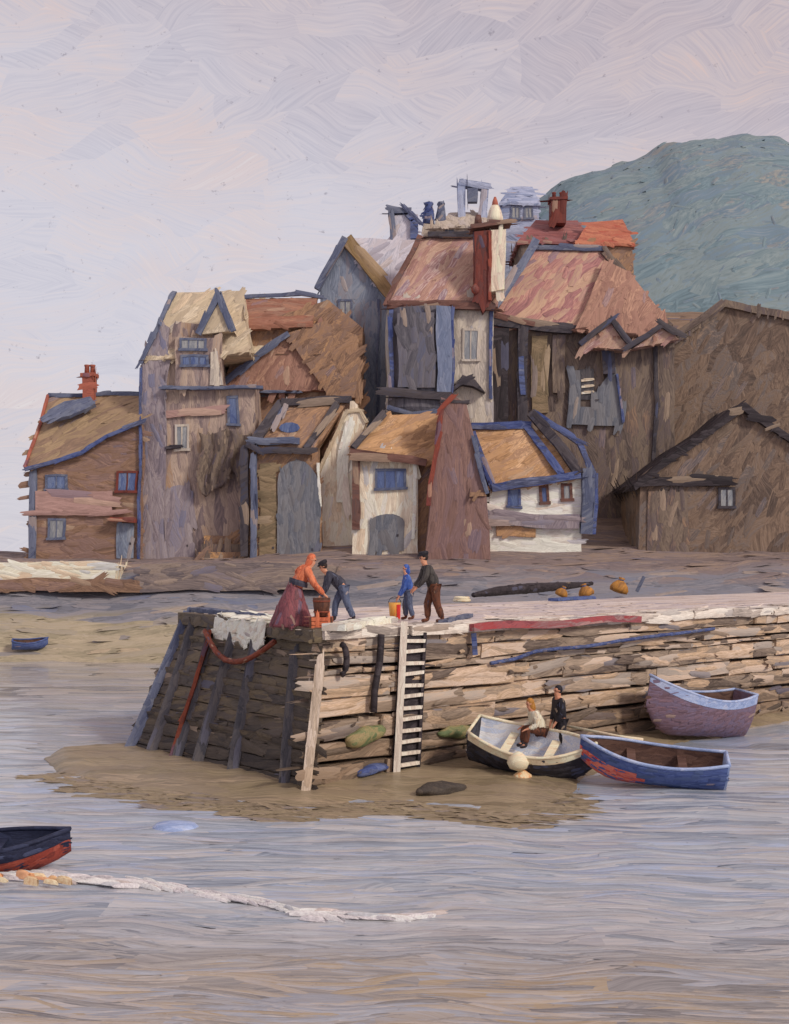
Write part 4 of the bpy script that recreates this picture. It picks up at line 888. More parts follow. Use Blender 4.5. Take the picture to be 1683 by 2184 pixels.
# white ladder on the front face
sl = 2.75
lad = thing('ladder', 'white wooden ladder fixed to the front of the stone pier', 'ladder', A0+dirp*sl+Vector((0, 0, .4))-nin*.25)
def wl(s, t_): return face_pt(A0, A2, T0, T2, s/LEN, t_)-nin*.22
bm = B(); bar(bm, wl(sl+.3, .07), wl(sl, 1.0)+Vector((0, 0, .15)), .2, .12); obj('rail', bm, 'white_wood', lad, .03, .4, paintk=None)
bm = B(); bar(bm, wl(sl+1.15, .07), wl(sl+.85, .96), .09, .1); obj('rail', bm, 'tar', lad, .03, .4, paintk=None)
for k in range(13):
    t_ = .1+k*.068; s_ = sl+.3*(1-t_)
    bm = B(); bar(bm, wl(s_, t_), wl(s_+.85, t_)+Vector((0, 0, .03*math.sin(k*3))), .1, .1); obj('rung', bm, 'white_wood', lad, .02, .3, paintk=None)
bm = B(); q = [face_pt(A0, A2, T0, T2, a_/LEN, b_)-nin*.13 for a_, b_ in ((sl+.25, .07), (sl+1.25, .07), (sl+1.0, .95), (sl, .95))]
prism(bm, q, nin*.1); obj('recess_shade', bm, 'tar', lad, .03, .5, paintk=None)  # dark sheet painted in for the shaded recess behind the rungs

# things on and against the pier
def dk(u, v, dz=0): return G(u, v, ZD+dz)
p0 = face_pt(A0, A1, T0, T1, .5, .93); 
pts = [face_pt(A0, A1, T0, T1, .72-.5*k/12, .93-.16*math.sin(math.pi*k/12)-.02)+ne*.42 for k in range(13)]
bm = B(); tube(bm, pts, .085, 8); tag(obj('mooring_chain', bm, 'rust', None, .03, .2, True, org=pts[6], path=pts, jit=.06, W=.12), 'rusty red chain hanging in a loop on the dark timber end of the pier', 'chain')
# canvas thrown over the edge
bm = B(); rows_ = []
for i in range(15):
    s = .30+.38*i/14; row = []
    e0 = face_pt(A0, A1, T0, T1, s, 1.0)
    w1, w2 = math.sin(i*1.7), math.sin(i*.9)**2
    for in_, z_ in ((-1.1, .12), (-.5, .16), (-.1, .13), (.2, .14), (.4, .10), (.46, -.22-.1*w2), (.48, -.5-.28*w2)):
        p = e0+ne*in_; p.z = ZD+z_+.05*w1; row.append(p)
    rows_.append(row+[q+Vector((0, 0, -.1)) for q in row[::-1]])
rings(bm, rows_); tag(obj('canvas_sheet', bm, 'canvas', None, .05, .3, True, org=rows_[7][1]), 'cream canvas sheet draped over the left corner of the pier', 'canvas')
a_, b_ = face_pt(A0, A1, T0, T1, .98, 1), face_pt(A0, A1, T0, T1, .42, 1)
bm = B(); bar(bm, a_+Vector((.1, .3, .14)), b_+Vector((.1, .7, .14)), .14, .5); pl = tag(obj('plank', bm, 'slate_trim', None, .02, .5, org=a_, path=[a_, b_], jit=.04), 'blue edged plank laid along the seaward end of the pier', 'plank')
# tyre shaped fender and stone blocks under the coping
bm = B(); c = face_pt(A0, A2, T0, T2, .5/LEN, .83)-nin*.28; tube(bm, [c+Vector((.18*math.sin(t)*.76, .18*math.sin(t)*.65, .42*math.cos(t))) for t in [math.pi*k/8 for k in range(9)]], .09, 8); tag(obj('rope_fender', bm, 'tar', None, 0, 0, True, org=c), 'black curved rope fender hanging near the pier corner', 'fender')
bm = B(); tube(bm, [wl(1.9, .96), wl(1.95, .8), wl(1.85, .62), wl(1.9, .5)], .1, 8); tag(obj('mooring_rope', bm, 'tar', None, .04, .3, True, org=wl(1.9, .96), paintk=None), 'short dark rope hanging down the pier left of the ladder', 'rope', 'ropes on the pier wall')
pp = [wl(s_, t_) for s_, t_ in ((6.4, .74), (7.4, .75), (8.4, .79), (9.4, .80), (10.8, .80), (12.5, .82), (15, .84), (18, .86))]
bm = B(); tube(bm, [p-nin*.05 for p in pp], .06, 8); tag(obj('mooring_rope', bm, 'blue_trim', None, .04, .4, True, org=pp[0], path=pp, jit=.05, W=.12), 'long blue black rope sagging along the upper wall right of the ladder', 'rope', 'ropes on the pier wall')
bm = B(); bar(bm, wl(5.6, .94), wl(5.75, .8), .16, .14); tag(obj('iron_bracket', bm, 'blue_trim', None, .03, .3, org=wl(5.6, .94), paintk=None), 'short blue iron bracket bolted under the red timber', 'bracket')
def rock(name, label, c, sx, sy, sz, mat, seed, cat='rock', rz=0, tilt=0):
    bm = B(); bmesh.ops.create_icosphere(bm, subdivisions=3, radius=1); M_ = Matrix.Rotation(rz, 3, 'Z') @ Matrix.Rotation(tilt, 3, 'Y')
    for v in bm.verts:
        k = 1+.28*noise.noise(v.co*1.4+Vector((seed, 0, 0)))+.1*noise.noise(v.co*4+Vector((0, seed, 0)))
        v.co = M_ @ Vector((v.co.x*sx*k, v.co.y*sy*k, v.co.z*sz*k))+Vector(c)
    return tag(obj(name, bm, mat, None, 0, 0, True, org=Vector(c)-Vector((0, 0, sz*.6))), label, cat)
ra = math.atan2(dirp.y, dirp.x)
grp = 'weedy boulders at the pier foot'
for (u, v, sx, sz, mt, sd_, lb, tl) in ((778, 1570, .72, .26, 'weed', 1, 'green weedy ledge stone on the pier wall left of the ladder', -.18), (975, 1560, .7, .22, 'weed', 2, 'green weedy ledge stone on the pier wall right of the ladder', .05), (790, 1642, .62, .14, 'blue_trim', 3, 'dark blue wet stone low on the wall left of the ladder', -.12)):
    Yw = (u-U0)/F; tt = ((-2.3)-Yw*33.3)/(Yw*.649-.761); Yr = 33.3+.649*tt-.05
    p = P(u, v, Yr); tag(rock('boulder', lb, p, sx, .22, sz, mt, sd_, 'boulder', ra, tl), lb, 'boulder', grp)
p = G(940, 1684, .15); tag(rock('boulder', 'x', p, .7, .3, .2, 'pier_timber', 4, 'boulder', .3), 'low dark olive boulder lying right of the ladder foot', 'boulder', grp)
# ochre bundles, tarred spar, coil
for k, (u, v, s_, tl, lb) in enumerate(((1195, 1272, .30, .9, 'round ochre sack, leftmost of the three on the pier'), (1252, 1272, .36, -.6, 'ochre sack slumped to the right, middle of the three on the pier'), (1316, 1264, .48, .7, 'tall slanted ochre sack, rightmost of the three on the pier'))):
    p = dk(u, v); bm = B(); n_ = 12; q = Matrix.Rotation(tl*.45, 3, 'Y'); rr = []
    for r_, z_ in ((.3, 0), (1, .12), (1.1, .5), (.9, .95), (.55, 1.3), (.25, 1.5), (.4, 1.72), (.3, 1.8)):
        rr.append([p+q @ Vector((r_*s_*math.cos(t)*(1+.1*math.sin(3*t+k)), r_*s_*.8*math.sin(t), z_*s_)) for t in [math.tau*i/n_ for i in range(n_)]])
    rings(bm, rr); sk = obj('sack', bm, 'ochre_cloth', None, .02, 0, True, org=p); tag(sk, lb, 'sack', 'ochre sacks on the pier')
    bm = B(); c = p+q @ Vector((0, 0, 1.5*s_)); lathe(bm, c, [(.3*s_, -.04), (.34*s_, 0), (.3*s_, .04)], 10); obj('tie', bm, 'blue_trim', sk)
bm = B(); tube(bm, [dk(1010, 1276)+Vector((0, 0, .16)), dk(1060, 1270)+Vector((0, 0, .22)), dk(1130, 1264)+Vector((0, 0, .24)), dk(1195, 1258)+Vector((0, 0, .22)), dk(1262, 1254)+Vector((0, 0, .3))], [.12, .24, .28, .24, .12], 8); tag(obj('tarred_spar', bm, 'tar', None, .05, .5, True, org=dk(1130, 1266), path=[dk(1010, 1276), dk(1262, 1254)], jit=.05), 'long black tarred spar lying on the pier behind the ochre sacks', 'spar')
bm = B(); bar(bm, dk(1358, 1262), dk(1374, 1262)+Vector((0, 0, .85)), .16, .16); tag(obj('mooring_post', bm, 'slate_trim', None, .02, .3, paintk=None, org=dk(1360, 1262)), 'slanting slate blue mooring post right of the ochre sacks', 'post')
bm = B(); c = dk(985, 1284)
for k in range(2): tube(bm, [c+Vector(((.34-.05*k)*math.cos(t), (.5-.06*k)*math.sin(t), .07+.11*k)) for t in [math.tau*i/16 for i in range(17)]], .07, 6)
tag(obj('rope_coil', bm, 'boat_cream', None, 0, 0, True, org=c), 'small cream rope coil on the pier beside the man in the dark jacket', 'rope coil')
bm = B(); a_, b_ = dk(1180, 1282), dk(1260, 1276); bar(bm, a_+Vector((0, 0, .06)), b_+Vector((0, 0, .06)), .12, .5); tag(obj('plank', bm, 'blue_paint', None, .02, .5, org=a_, path=[a_, b_], jit=.04), 'dark blue strip of painted shadow lying before the ochre sacks', 'plank')  # blue strip laid in as the shadow by the sacks
bm = B(); a_, b_ = dk(945, 1330), dk(1000, 1316); bar(bm, a_+Vector((0, 0, .06)), b_+Vector((0, 0, .06)), .12, .3); tag(obj('plank', bm, 'slate_trim', None, .02, .5, org=a_, path=[a_, b_], jit=.04), 'short slate plank at the feet of the man in the dark jacket', 'plank')
bm = B(); a_, b_ = dk(712, 1346), dk(822, 1330); bar(bm, a_+Vector((0, 0, .10)), b_+Vector((0, 0, .10)), .2, .7); tag(obj('plank', bm, 'canvas', None, .03, .4, org=a_, path=[a_, b_], jit=.04), 'broad pale board on the pier edge left of the ladder top', 'plank')

# ------------------------------------------------------------------ people
PS = 1.2
def skinmesh(name, verts, edges, radii, mat, parent, base, root=0, sub=2):
    me = bpy.data.meshes.new(name); me.from_pydata([Vector(v) for v in verts], edges, [])
    o = bpy.data.objects.new(name, me); C.objects.link(o)
    sk = o.modifiers.new('skin', 'SKIN'); sk.use_smooth_shade = True
    for i, r_ in enumerate(radii):
        sv = me.skin_vertices[0].data[i]; sv.radius = (r_, r_) if not isinstance(r_, tuple) else r_; sv.use_root = (i == root)
    ss = o.modifiers.new('sub', 'SUBSURF'); ss.levels = ss.render_levels = sub
    dg = bpy.context.evaluated_depsgraph_get(); m2 = bpy.data.meshes.new_from_object(o.evaluated_get(dg)); m2.name = name
    o.modifiers.clear(); o.data = m2; m2.materials.clear(); m2.materials.append(MATS[mat])
    if name in ('jacket', 'trousers', 'shawl'):
        bm = B(); bm.from_mesh(m2); bm.normal_update(); bm.faces.ensure_lookup_table(); dabs(bm, mat, W=.16, cover=1.0, maxn=70, asp=(2, 4), jit=.4, hk=.1, eye=Vector((0, 0, H))-Vector(base)); bm.to_mesh(m2); bm.free()
    for p in m2.polygons: p.use_smooth = True
    if parent is None: o.location = base
    else: o.parent = parent
    return o
def person(label, base, f=-1, yaw=0, lean=.3, reach=(.55, .75), reach2=None, stride=.18, sc=1.0, top='ink_cloth', bottom='slate_cloth', hat='ink_cloth', hatkind='cap',
           skirt=None, sit=False, head_drop=.0, apron=None, boots='tar', hair='hair_dark', scarf=None):
    """f: facing (+1 right, -1 left); profile pose in x-z, sides in y; rotated by yaw"""
    rot = Matrix.Rotation(yaw, 3, 'Z'); sc *= PS
    def T(x, y, z): return rot @ Vector((x*f, y, z))*sc
    pz = .46 if sit else .92
    pel = (0, 0, pz); sn, cs = math.sin(lean), math.cos(lean)
    wst = (.16*sn, 0, pz+.18*cs); ch = (.42*sn, 0, pz+.40*cs); nk = (.58*sn+.02, 0, pz+.56*cs); hl = lean*.55+head_drop
    hx, hz = nk[0]+.17*math.sin(hl), nk[2]+.17*math.cos(hl)
    V_, E_, R_ = [], [], []
    def add(p, r, par=None):
        V_.append(T(*p)); R_.append(r*sc)
        if par is not None: E_.append((par, len(V_)-1))
        return len(V_)-1
    i0 = add(pel, .13); i1 = add(wst, .125, i0); i2 = add(ch, .145, i1); i3 = add(nk, .055, i2)
    i4 = add((hx-.01, 0, hz-.055), .075, i3); i5 = add((hx-.005, 0, hz+.02), .092, i4); i6 = add((hx-.01, 0, hz+.09), .07, i5)
    add((hx+.105, 0, hz-.015), .014, i5)                                     # nose
    add((hx+.075, 0, hz-.085), .03, i4)                                      # chin
    for s in (-1, 1): add((hx-.01, s*.098, hz-.01), .016, i5)                # ears
    J = {}
    for s in (-1, 1):
        rc = reach if s < 0 or reach2 is None else reach2
        sh = (ch[0]+.08*sn, s*.19, ch[2]+.08*cs); hd = (rc[0], s*(.13 if not sit else .2), rc[1])
        mid = [(sh[k]+hd[k])/2 for k in range(3)]; L_ = math.dist(sh, hd); bend = math.sqrt(max(.0, .29**2-(min(L_, .57)/2)**2))
        dx, dz = hd[0]-sh[0], hd[2]-sh[2]; nn = math.hypot(dx, dz) or 1
        px, pz2 = (dz/nn, -dx/nn)
        if pz2 > 0: px, pz2 = -px, -pz2
        el = (mid[0]+px*bend, mid[1]+s*.06, mid[2]+pz2*bend)
        a = add(sh, .062, i2); b = add(el, .045, a); c = add(hd, .03, b)
        dv = Vector((hd[0]-el[0], hd[1]-el[1], hd[2]-el[2])).normalized()
        palm = Vector(hd)+dv*.06; c2 = add(tuple(palm), .034, c)
        side = dv.cross(Vector((0, 1, 0))).normalized()
        for k, L2 in enumerate((.065, .08, .075, .058)):
            y_ = Vector((0, 1, 0))*(k-1.5)*.019; fa = add(tuple(palm+dv*.045+y_), .0095, c2); add(tuple(palm+dv*(.045+L2*.6)+y_-side*.015), .0085, fa)
        th = add(tuple(Vector(hd)+dv*.045-s*Vector((0, .036, 0))), .011, c2); add(tuple(Vector(hd)+dv*.085-s*Vector((0, .05, 0))), .009, th)
        J[s] = (sh, el, hd)
        x0 = stride*s
        hp = (0, s*.095, pz-.05)
        if sit: kn = (.42, s*.14, pz+.04); an = (.46, s*.14, .1)
        else: kn = (x0*.6+.05, s*.1, .48); an = (x0-.02, s*.1, .085)
        a2 = add(hp, .09, i0); b2 = add(kn, .058, a2); c3 = add(an, .042, b2); add((an[0]+.16, an[1], .035), .035, c3)
        J[s] += (hp, kn, an)
    body = skinmesh('person', V_, E_, R_, 'skin', None, base); tag(body, label, 'person', None)
    def piece(nm, pts, eds, rad, mat, root=0): return skinmesh(nm, [T(*p) for p in pts], eds, [r_*sc*(1.16 if nm in ('jacket', 'trousers', 'shawl') else 1) for r_ in rad], mat, body, base, root)
    l, r = J[-1], J[1]
    cuff = lambda q: tuple(q[1][k]+(q[2][k]-q[1][k])*.86 for k in range(3))
    piece('jacket', [ (.0, 0, pz-.07), wst, ch, tuple(ch[k]+(nk[k]-ch[k])*.6 for k in range(3)), l[0], l[1], cuff(l), r[0], r[1], cuff(r)],
          [(0, 1), (1, 2), (2, 3), (2, 4), (4, 5), (5, 6), (2, 7), (7, 8), (8, 9)], [.15, .155, .175, .085, .088, .066, .05, .088, .066, .05], top)
    if skirt is None:
        sh_ = lambda q: (q[5][0], q[5][1], q[5][2]+.03)
        piece('trousers', [(.02*sn, 0, pz+.02), l[3], l[4], sh_(l), r[3], r[4], sh_(r)], [(0, 1), (1, 2), (2, 3), (0, 4), (4, 5), (5, 6)], [.125, .112, .085, .07, .112, .085, .07], bottom)
    else:
        bm = B(); n_ = 18; rr = []
        for z_, r_, dx in ((.02, .50, -.05), (.06, .52, -.06), (.3, .42, -.06), (.6, .30, -.05), (.85, .2, -.02), (.98, .165, .02)):
            rr.append([T(dx+r_*math.cos(t)*(1+.05*math.sin(5*t)), r_*.9*math.sin(t), z_) for t in [math.tau*i/n_ for i in range(n_)]])
        rings(bm, rr); bmesh.ops.recalc_face_normals(bm, faces=bm.faces); bm.normal_update(); dabs(bm, skirt, W=.13, cover=1.1, maxn=70, asp=(3, 5), jit=.18, hk=.05, eye=Vector((0, 0, H))-Vector(base))
        me = bpy.data.meshes.new('skirt'); bm.to_mesh(me); bm.free(); o = bpy.data.objects.new('skirt', me); C.objects.link(o); o.parent = body; me.materials.append(MATS[skirt])
        for p in me.polygons: p.use_smooth = True
    for q in (l, r):
        an = q[5]; piece('boot', [(an[0], an[1], an[2]+.1), (an[0], an[1], .06), (an[0]+.17, an[1], .045)], [(0, 1), (1, 2)], [.06, .055, .045], boots)
    if apron:
        bm = B(); rr = []; n_ = 16
        for z_, r_ in ((-.02, .2), (.06, .215), (.12, .2)): rr.append([T(wst[0]+r_*math.cos(t), r_*math.sin(t), wst[2]-.1+z_+.1*math.cos(t)*-sn) for t in [math.tau*i/n_ for i in range(n_)]])
        rings(bm, rr); me = bpy.data.meshes.new('sash'); bm.to_mesh(me); bm.free(); o = bpy.data.objects.new('sash', me); C.objects.link(o); o.parent = body; me.materials.append(MATS[apron])
    # hair, cap or headscarf
    bm = B(); bmesh.ops.create_icosphere(bm, subdivisions=3, radius=1)
    for v in bm.verts:
        p = v.co.copy(); k = 1+.06*noise.noise(p*3); px = p.x*.105*k-.025; pz_ = p.z*.115*k+.025
        if px > .035 and pz_ < .06: px = .035-.3*(px-.035)
        v.co = T(hx+px*math.cos(hl)+pz_*math.sin(hl), p.y*.1*k, hz-px*math.sin(hl)+pz_*math.cos(hl))
    me = bpy.data.meshes.new('hair'); bm.to_mesh(me); bm.free(); o = bpy.data.objects.new('hair', me); C.objects.link(o); o.parent = body; me.materials.append(MATS[hat if hatkind == 'scarf' else hair])
    for p in me.polygons: p.use_smooth = True
    for s_ in (-1, 1):
        bm = B(); bmesh.ops.create_icosphere(bm, subdivisions=2, radius=.013*sc)
        bmesh.ops.translate(bm, verts=bm.verts, vec=T(hx+.082*math.cos(hl)+.01*math.sin(hl), s_*.036, hz-.082*math.sin(hl)+.01*math.cos(hl)))
        me = bpy.data.meshes.new('eye'); bm.to_mesh(me); bm.free(); o = bpy.data.objects.new('eye', me); C.objects.link(o); o.parent = body; me.materials.append(MATS['tar'])
    if hatkind == 'cap':
        bm = B(); c = T(hx-.01, 0, hz+.075); up = T(math.sin(hl), 0, math.cos(hl)).normalized(); fw = T(math.cos(hl), 0, -math.sin(hl)).normalized(); sd_ = up.cross(fw)
        rings(bm, [[c+up*z_*sc+(fw*math.cos(t)*r_*(1.45 if z_ < .02 and math.cos(t) > .3 else 1)+sd_*math.sin(t)*r_)*sc for t in [math.tau*i/16 for i in range(16)]] for r_, z_ in ((.115, -.01), (.118, .012), (.128, .04), (.12, .075), (.07, .095))])
        me = bpy.data.meshes.new('cap'); bm.to_mesh(me); bm.free(); o = bpy.data.objects.new('cap', me); C.objects.link(o); o.parent = body; me.materials.append(MATS[hat])
    elif hatkind == 'scarf':
        piece('headscarf', [(hx-.03, 0, hz+.05), (hx-.05, 0, hz-.06), (nk[0]-.08, 0, nk[2]-.04)], [(0, 1), (1, 2)], [.108, .1, .085], hat)
    if scarf:
        piece('shawl', [tuple(nk), (ch[0], 0, ch[2]), (wst[0], 0, wst[2]+.02)], [(0, 1), (1, 2)], [.11, .2, .19], scarf)
    return body
pw = dk(628, 1338); person('woman bent over in an orange shawl and headscarf with a wide rose skirt', pw, 1, .1, .6, (.7, .72), sc=1.06, top='orange_cloth', hat='orange_cloth', hatkind='scarf', skirt='rose_cloth', apron='ink_cloth', scarf='orange_cloth')
person('man in dark clothes and cap stooping towards the woman in orange', dk(732, 1326), -1, .15, .85, (.62, .62), stride=.24, sc=1.0, top='ink_cloth', bottom='slate_cloth', hat='black_cloth')
person('slight figure in bright blue with a hood, beside the yellow and red bucket', dk(872, 1322), -1, .1, .12, (.34, .72), stride=.1, sc=.84, top='bright_blue_cloth', bottom='slate_cloth', hat='bright_blue_cloth', hatkind='scarf', boots='brown_cloth')
person('man in a charcoal jacket, dark cap and brown trousers leaning to the left', dk(926, 1328), -1, .2, .38, (.5, .85), stride=.16, sc=1.04, top='charcoal_cloth', bottom='brown_cloth', hat='black_cloth', boots='brown_cloth')
# tub and crate between the woman and the stooping man
p = dk(686, 1342); t_ = thing('wooden_tub', 'dark brown wooden tub between the stooping pair', 'tub', p+Vector((0, 0, .36)))
bm = B(); lathe(bm, p+Vector((0, 0, .37)), [(.2, 0), (.235, .3), (.25, .52), (.21, .52), (.19, .12)], 14); obj('staves', bm, 'tub_brown', t_, 0, 0, True)
for z_ in (.1, .4): bm = B(); lathe(bm, p+Vector((0, 0, .37+z_)), [(.225+z_*.06, 0), (.232+z_*.06, .05)], 14); obj('hoop', bm, 'rust', t_, 0, 0, True)
t_ = thing('fish_crate', 'orange red crate carrying the dark brown tub', 'crate', p)
for k in range(3): bm = B(); box(bm, (p.x-.32, p.y-.26, p.z+.02+k*.115), (p.x+.32, p.y+.26, p.z+.12+k*.115)); obj('slat', bm, 'orange_cloth', t_, .02, .2)
for sx_ in (-1, 1): bm = B(); box(bm, (p.x+sx_*.3-.03, p.y-.29, p.z), (p.x+sx_*.3+.03, p.y-.262, p.z+.36)); obj('upright', bm, 'tub_brown', t_)
p = dk(842, 1322); t_ = thing('bucket', 'yellow and red striped bucket beside the figure in blue', 'bucket', p)
bm = B(); lathe(bm, p, [(.15, 0), (.18, .3), (.2, .56), (.17, .56), (.14, .1)], 14); obj('pail', bm, 'yellow_paint', t_, 0, 0, True)
bm = B(); c = p+Vector((.12, -.14, 0)); prism(bm, [c+Vector(q) for q in ((-.05, 0, .04), (.06, .02, .04), (.07, .0, .5), (-.05, -.03, .5))], (0, -.03, 0)); obj('stripe', bm, 'scarlet', t_)
bm = B(); tube(bm, [p+Vector((.2*math.cos(t), 0, .54+.2*math.sin(t))) for t in [math.pi*k/10 for k in range(11)]], .012, 6); obj('handle', bm, 'tar', t_)

# ------------------------------------------------------------------ boats
def boat(name, label, loc, L, beam, dep, yaw, roll, pitch, hullm, inm, railm, bottom=None, thwarts=2, sheer=.35, tran='hullm', transom_mat=None, stripe=None, red_from=0, group='rowing boats moored below the pier'):
    root = thing(name, label, 'boat', loc, group); root.rotation_euler = Euler((0, 0, 0))
    M_ = Matrix.Rotation(yaw, 3, 'Z') @ Matrix.Rotation(pitch, 3, 'Y') @ Matrix.Rotation(roll, 3, 'X'); lo_ = Vector(loc)
    N_ = 16; K = 7
    def sec(t, ins=0.0, t0=0, t1=1.0):
        """section at t (0 stern .. 1 bow): points from left gunwale over keel to right gunwale"""
        b = beam/2*(.62+.38*math.sin(min(1, t/.45)*math.pi/2)) if t < .45 else beam/2*math.cos(((t-.45)/.55)**1.6*math.pi/2)
        b = max(b-ins, .012); top = dep*(.82+sheer*((t-.4)/.6)**2 if t > .4 else .82+sheer*.4*((.4-t)/.4)**2)
        kb = dep*.02+dep*.55*max(0, (t-.72)/.28)**2.2+ins
        x = -L/2+L*t+ .10*L*max(0, t-.7)*1.0
        out = []
        for k in range(-K, K+1):
            a = k/K; s = abs(a); y_ = math.copysign(b*(math.sin(s*math.pi/2)**.75), a); z_ = kb+(top-kb)*(1-math.cos(s*math.pi/2))**.8
            out.append((x, y_, z_, s))
        return out
    def surf(nm, mat, ins, keep=None, t0=0):
        bm = B(); rr = [[lo_+M_ @ Vector(q[:3]) for q in sec(t_/N_, ins)] for t_ in range(t0, N_+1)]
        vs_ = [[bm.verts.new(p) for p in r_] for r_ in rr]
        for a, b in zip(vs_, vs_[1:]):
            for k in range(2*K):
                if keep is None or (keep(abs(k+.5-K)/K) and not (t0 and a is vs_[0] and k % 2)): bm.faces.new((a[k], a[k+1], b[k+1], b[k]))
        if keep is None: bm.faces.new(vs_[0][::-1])
        if keep: bmesh.ops.delete(bm, geom=[v for v in bm.verts if not v.link_faces], context='VERTS')
        return obj(nm, bm, mat, root, 0, 0, True, paintk=None if keep else 'dab', W=.12, cover=.8, hk=.06, asp=(2, 4), jit=.12)
    surf('hull', hullm, 0.0); surf('interior', inm, .05)
    if bottom: surf('bottom_paint', bottom, -.012, lambda s: s < .72, red_from)
    if stripe: surf('sheer_stripe', stripe, -.014, lambda s: s > .8)
    bm = B()
    for sgn in (0, 2*K): tube(bm, [lo_+M_ @ (Vector(sec(t_/N_, .02)[sgn][:3])+Vector((0, 0, .02))) for t_ in range(N_+1)], .05, 6)
    tq = [lo_+M_ @ (Vector(sec(0, .02)[k][:3])+Vector((-.01, 0, .02))) for k in (0, 2*K)]; tube(bm, [tq[0], (tq[0]+tq[1])/2, tq[1]], .05, 6)
    obj('gunwale', bm, railm, root, 0, 0, True)
    s0 = sec(0, -.005); bm = B(); pts = [lo_+M_ @ (Vector(q[:3])+Vector((-.03, 0, 0))) for q in s0]; prism(bm, pts, M_ @ Vector((.08, 0, 0))); obj('transom', bm, transom_mat or hullm, root)
    for k in range(thwarts):
        t_ = .3+.36*k/max(1, thwarts-1) if thwarts > 1 else .45; q = sec(t_, .05); y_ = q[-1][1]*.93; zt_ = q[-1][2]*.72
        bm = B(); x_ = q[0][0]; pts = [lo_+M_ @ Vector(p) for p in ((x_-.12, -y_, zt_), (x_+.12, -y_, zt_), (x_+.12, y_, zt_), (x_-.12, y_, zt_))]; prism(bm, pts, M_ @ Vector((0, 0, .05))); obj('thwart', bm, 'boat_cream' if inm == 'boat_white' else inm, root)
    return root, M_
bl = G(1128, 1650, .1)
b1, M1 = boat('rowing_boat', 'black rowing boat with a white inside and cream rail, two people aboard', bl, 3.5, 1.8, 1.25, R(-20), R(20), R(10), 'black_paint', 'boat_white', 'boat_cream', stripe='boat_cream', transom_mat='black_paint')
bl2 = G(1390, 1676, .0)+Vector((0, 0, .08))
b2, M2 = boat('rowing_boat', 'blue rowing boat with a red bottom and dark brown inside', bl2, 3.9, 1.5, 1.0, R(172), R(-16), R(-5), 'blue_paint', 'boat_brown', 'sky_blue_paint', bottom='boat_red', red_from=9, transom_mat='sky_blue_paint')
bl3 = G(1478, 1572, .1)
b3, M3 = boat('rowing_boat', 'mauve rowing boat with a light blue sheer stripe, farthest of the three by the pier', bl3, 4.6, 1.8, 1.75, R(212), R(-6), R(-6), 'mauve_paint', 'boat_brown', 'sky_blue_paint', stripe='sky_blue_paint', transom_mat='mauve_paint')
tube_pts = [P(1528, 1494, 40.2), P(1560, 1488, 40.6), P(1600, 1478, 41.0)]
bl4 = G(-78, 1866, -.1)
b4, M4 = boat('rowing_boat', 'navy rowing boat with a red keel at the left edge, pushing a white wake', bl4, 4.2, 1.5, .74, R(2), R(8), R(-2), 'navy', 'navy', 'navy', bottom='red_keel', group='rowing boats moored below the pier')
# fenders of the black boat
for k, (u, v, Y_, rr_, mt, lb) in enumerate(((1105, 1625, 34.3, .26, 'boat_cream', 'cream round fender hanging at the stern of the black boat'), (1114, 1662, 34.4, .24, 'fender_orange', 'orange fender lying on the bank below the black boat'))):
    p = P(u, v, Y_); bm = B(); lathe(bm, p-Vector((0, 0, rr_)), [(.04, 0), (.75*rr_, .25*rr_), (rr_, .9*rr_), (.85*rr_, 1.5*rr_), (.35*rr_, 1.95*rr_), (.12*rr_, 2.1*rr_)], 14, 1.25); tag(obj('fender', bm, mt, None, .02, 0, True, org=p-Vector((0, 0, rr_))), lb, 'fender', 'fenders of the black boat')
person('person in black with dark hair standing in the black boat', bl+Vector((.95, .25, .45)), -1, .3, .08, (.2, .85), stride=.08, sc=.98, top='black_cloth', bottom='black_cloth', hat='black_cloth', hatkind='none', hair='black_cloth')
person('person in a white top with ochre headscarf sitting bent in the black boat', bl+Vector((.4, .3, .72)), -1, .2, .45, (.45, .5), sit=True, sc=.95, top='white_cloth', bottom='brown_cloth', hat='ochre_cloth', hatkind='scarf', hair='ochre_cloth')
# oar leaning from black boat
bm = B(); a_, b_ = bl+Vector((1.2, .6, 1.3)), bl+Vector((3.2, -.5, 1.02)); tube(bm, [a_, a_.lerp(b_, .7), b_], [.04, .04, .09], 8); tag(obj('oar', bm, 'boat_cream', None, 0, 0, True, org=a_), 'cream oar laid from the black boat across to the blue boat', 'oar')
# small blue boat drawn up on the far shore
x_ = (68-U0)*74/F
b5, _ = boat('dinghy', 'tiny blue dinghy drawn up on the far left shore', Vector((x_, 73.6, zt(x_, 73.6)+.12)), 2.0, 1.1, .6, R(15), R(10), 0, 'blue_paint', 'boat_brown', 'blue_paint', thwarts=1, group=None)
# blue swirl of a wave, shaped as a low dome
p = G(375, 1765, .0); bm = B(); lathe(bm, p+Vector((0, 0, -.25)), [(.1, 0), (.5, .1), (.6, .22), (.46, .34), (.15, .38)], 16, 1.0, .8); fl = tag(obj('low_wavelet', bm, 'sky_blue_paint', None, .03, 0, True, org=p), 'pale blue dome for a wavelet lying low in the water off the pier end', 'float')

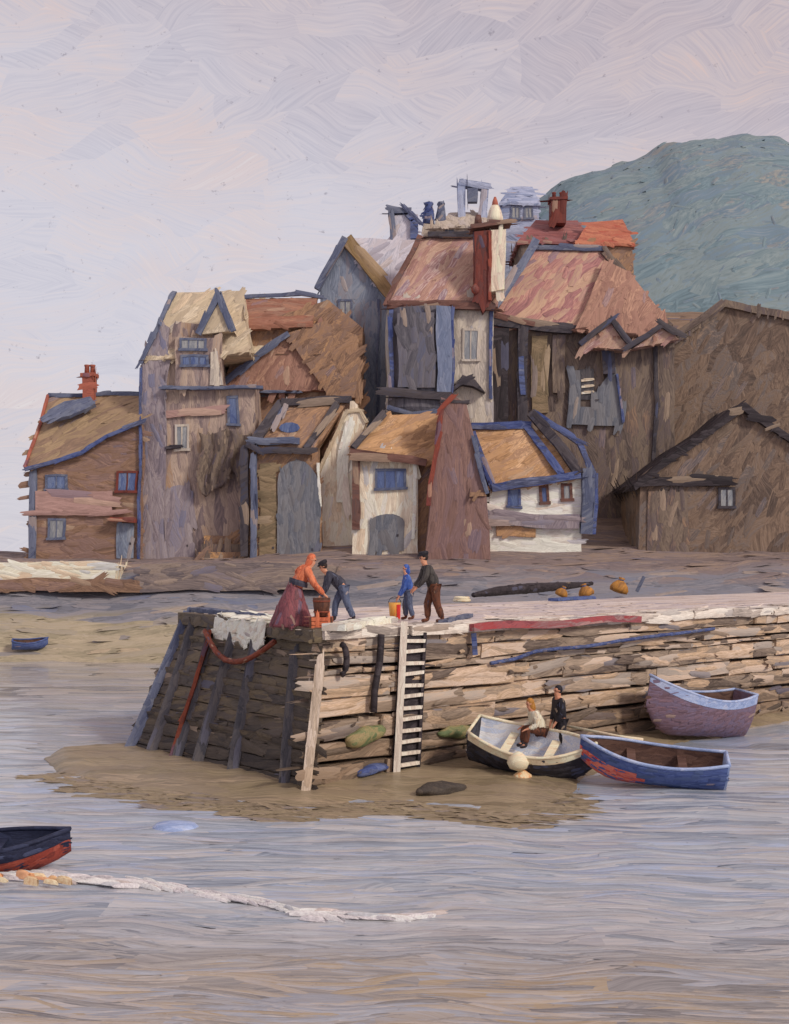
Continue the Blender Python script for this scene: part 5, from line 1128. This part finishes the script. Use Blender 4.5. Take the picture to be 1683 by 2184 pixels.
# ------------------------------------------------------------------ foam of the wake and at the pier foot
def ribbon(name, label, pts, wd, mat, seed, h_=.1, n=150, Lr=(.3, .9)):
    bm = B(); rnd = random.Random(seed); uvl = bm.loops.layers.uv.new('stroke'); seg = [(Vector(b)-Vector(a)).length for a, b in zip(pts, pts[1:])]; tot = sum(seg)
    for _ in range(n):
        d = rnd.random()*tot; t_ = d/tot; k = 0
        while d > seg[k] and k < len(seg)-1: d -= seg[k]; k += 1
        a, b = Vector(pts[k]), Vector(pts[k+1]); tg = (b-a).normalized(); w_ = wd(t_)
        p = a.lerp(b, d/seg[k])+Vector((0, w_*rnd.gauss(0, .3)+.18*noise.noise(Vector((t_*14, seed, 0))), .02+.03*rnd.random()))
        tg = Quaternion((0, 0, 1), rnd.gauss(0, .09)) @ tg; up = Vector((0, -.12, 1)).normalized(); tg = (tg-up*tg.dot(up)).normalized()
        stroke(bm, uvl, p, tg, up.cross(tg), up, rnd.uniform(*Lr)*(.5+w_), w_*rnd.uniform(.06, .17), h_*rnd.uniform(.5, 1.3), rnd.gauss(0, .05), rnd, sink=.8)
    o = obj(name, bm, mat, None, 0, 0, True); o['kind'] = 'stuff'; return tag(o, label, 'foam')
ribbon('wake_foam', 'white foam crest trailing from the navy boat across the water', [G(u, v, .03) for u, v in ((-160, 1858), (60, 1866), (200, 1880), (300, 1886), (400, 1902), (500, 1918), (580, 1932), (640, 1944))], lambda t: .6-.4*t, 'foam_white', 2, .05, 150, (.4, 1.3))
ribbon('wake_foam', 'thin broken foam line ending the wake at the right', [G(u, v, .03) for u, v in ((660, 1950), (760, 1956), (860, 1960), (930, 1952))], lambda t: .4*(1-t)+.1, 'foam_white', 5, .05, 30, (.5, 1.4))
ribbon('reflection_fleck', 'rusty painted reflections flecking the foam under the navy boat', [G(u, v, .1) for u, v in ((-40, 1872), (60, 1876), (150, 1884))], lambda t: .5, 'fender_orange', 6, .08, 14, (.3, .8))  # orange strokes painted on as reflections
ribbon('foam_patch', 'pinkish white foam patch at the seaward foot of the pier', [G(u, v, .05) for u, v in ((165, 1610), (210, 1612), (262, 1616))], lambda t: 1.3, 'foam_white', 9, .08, 36)
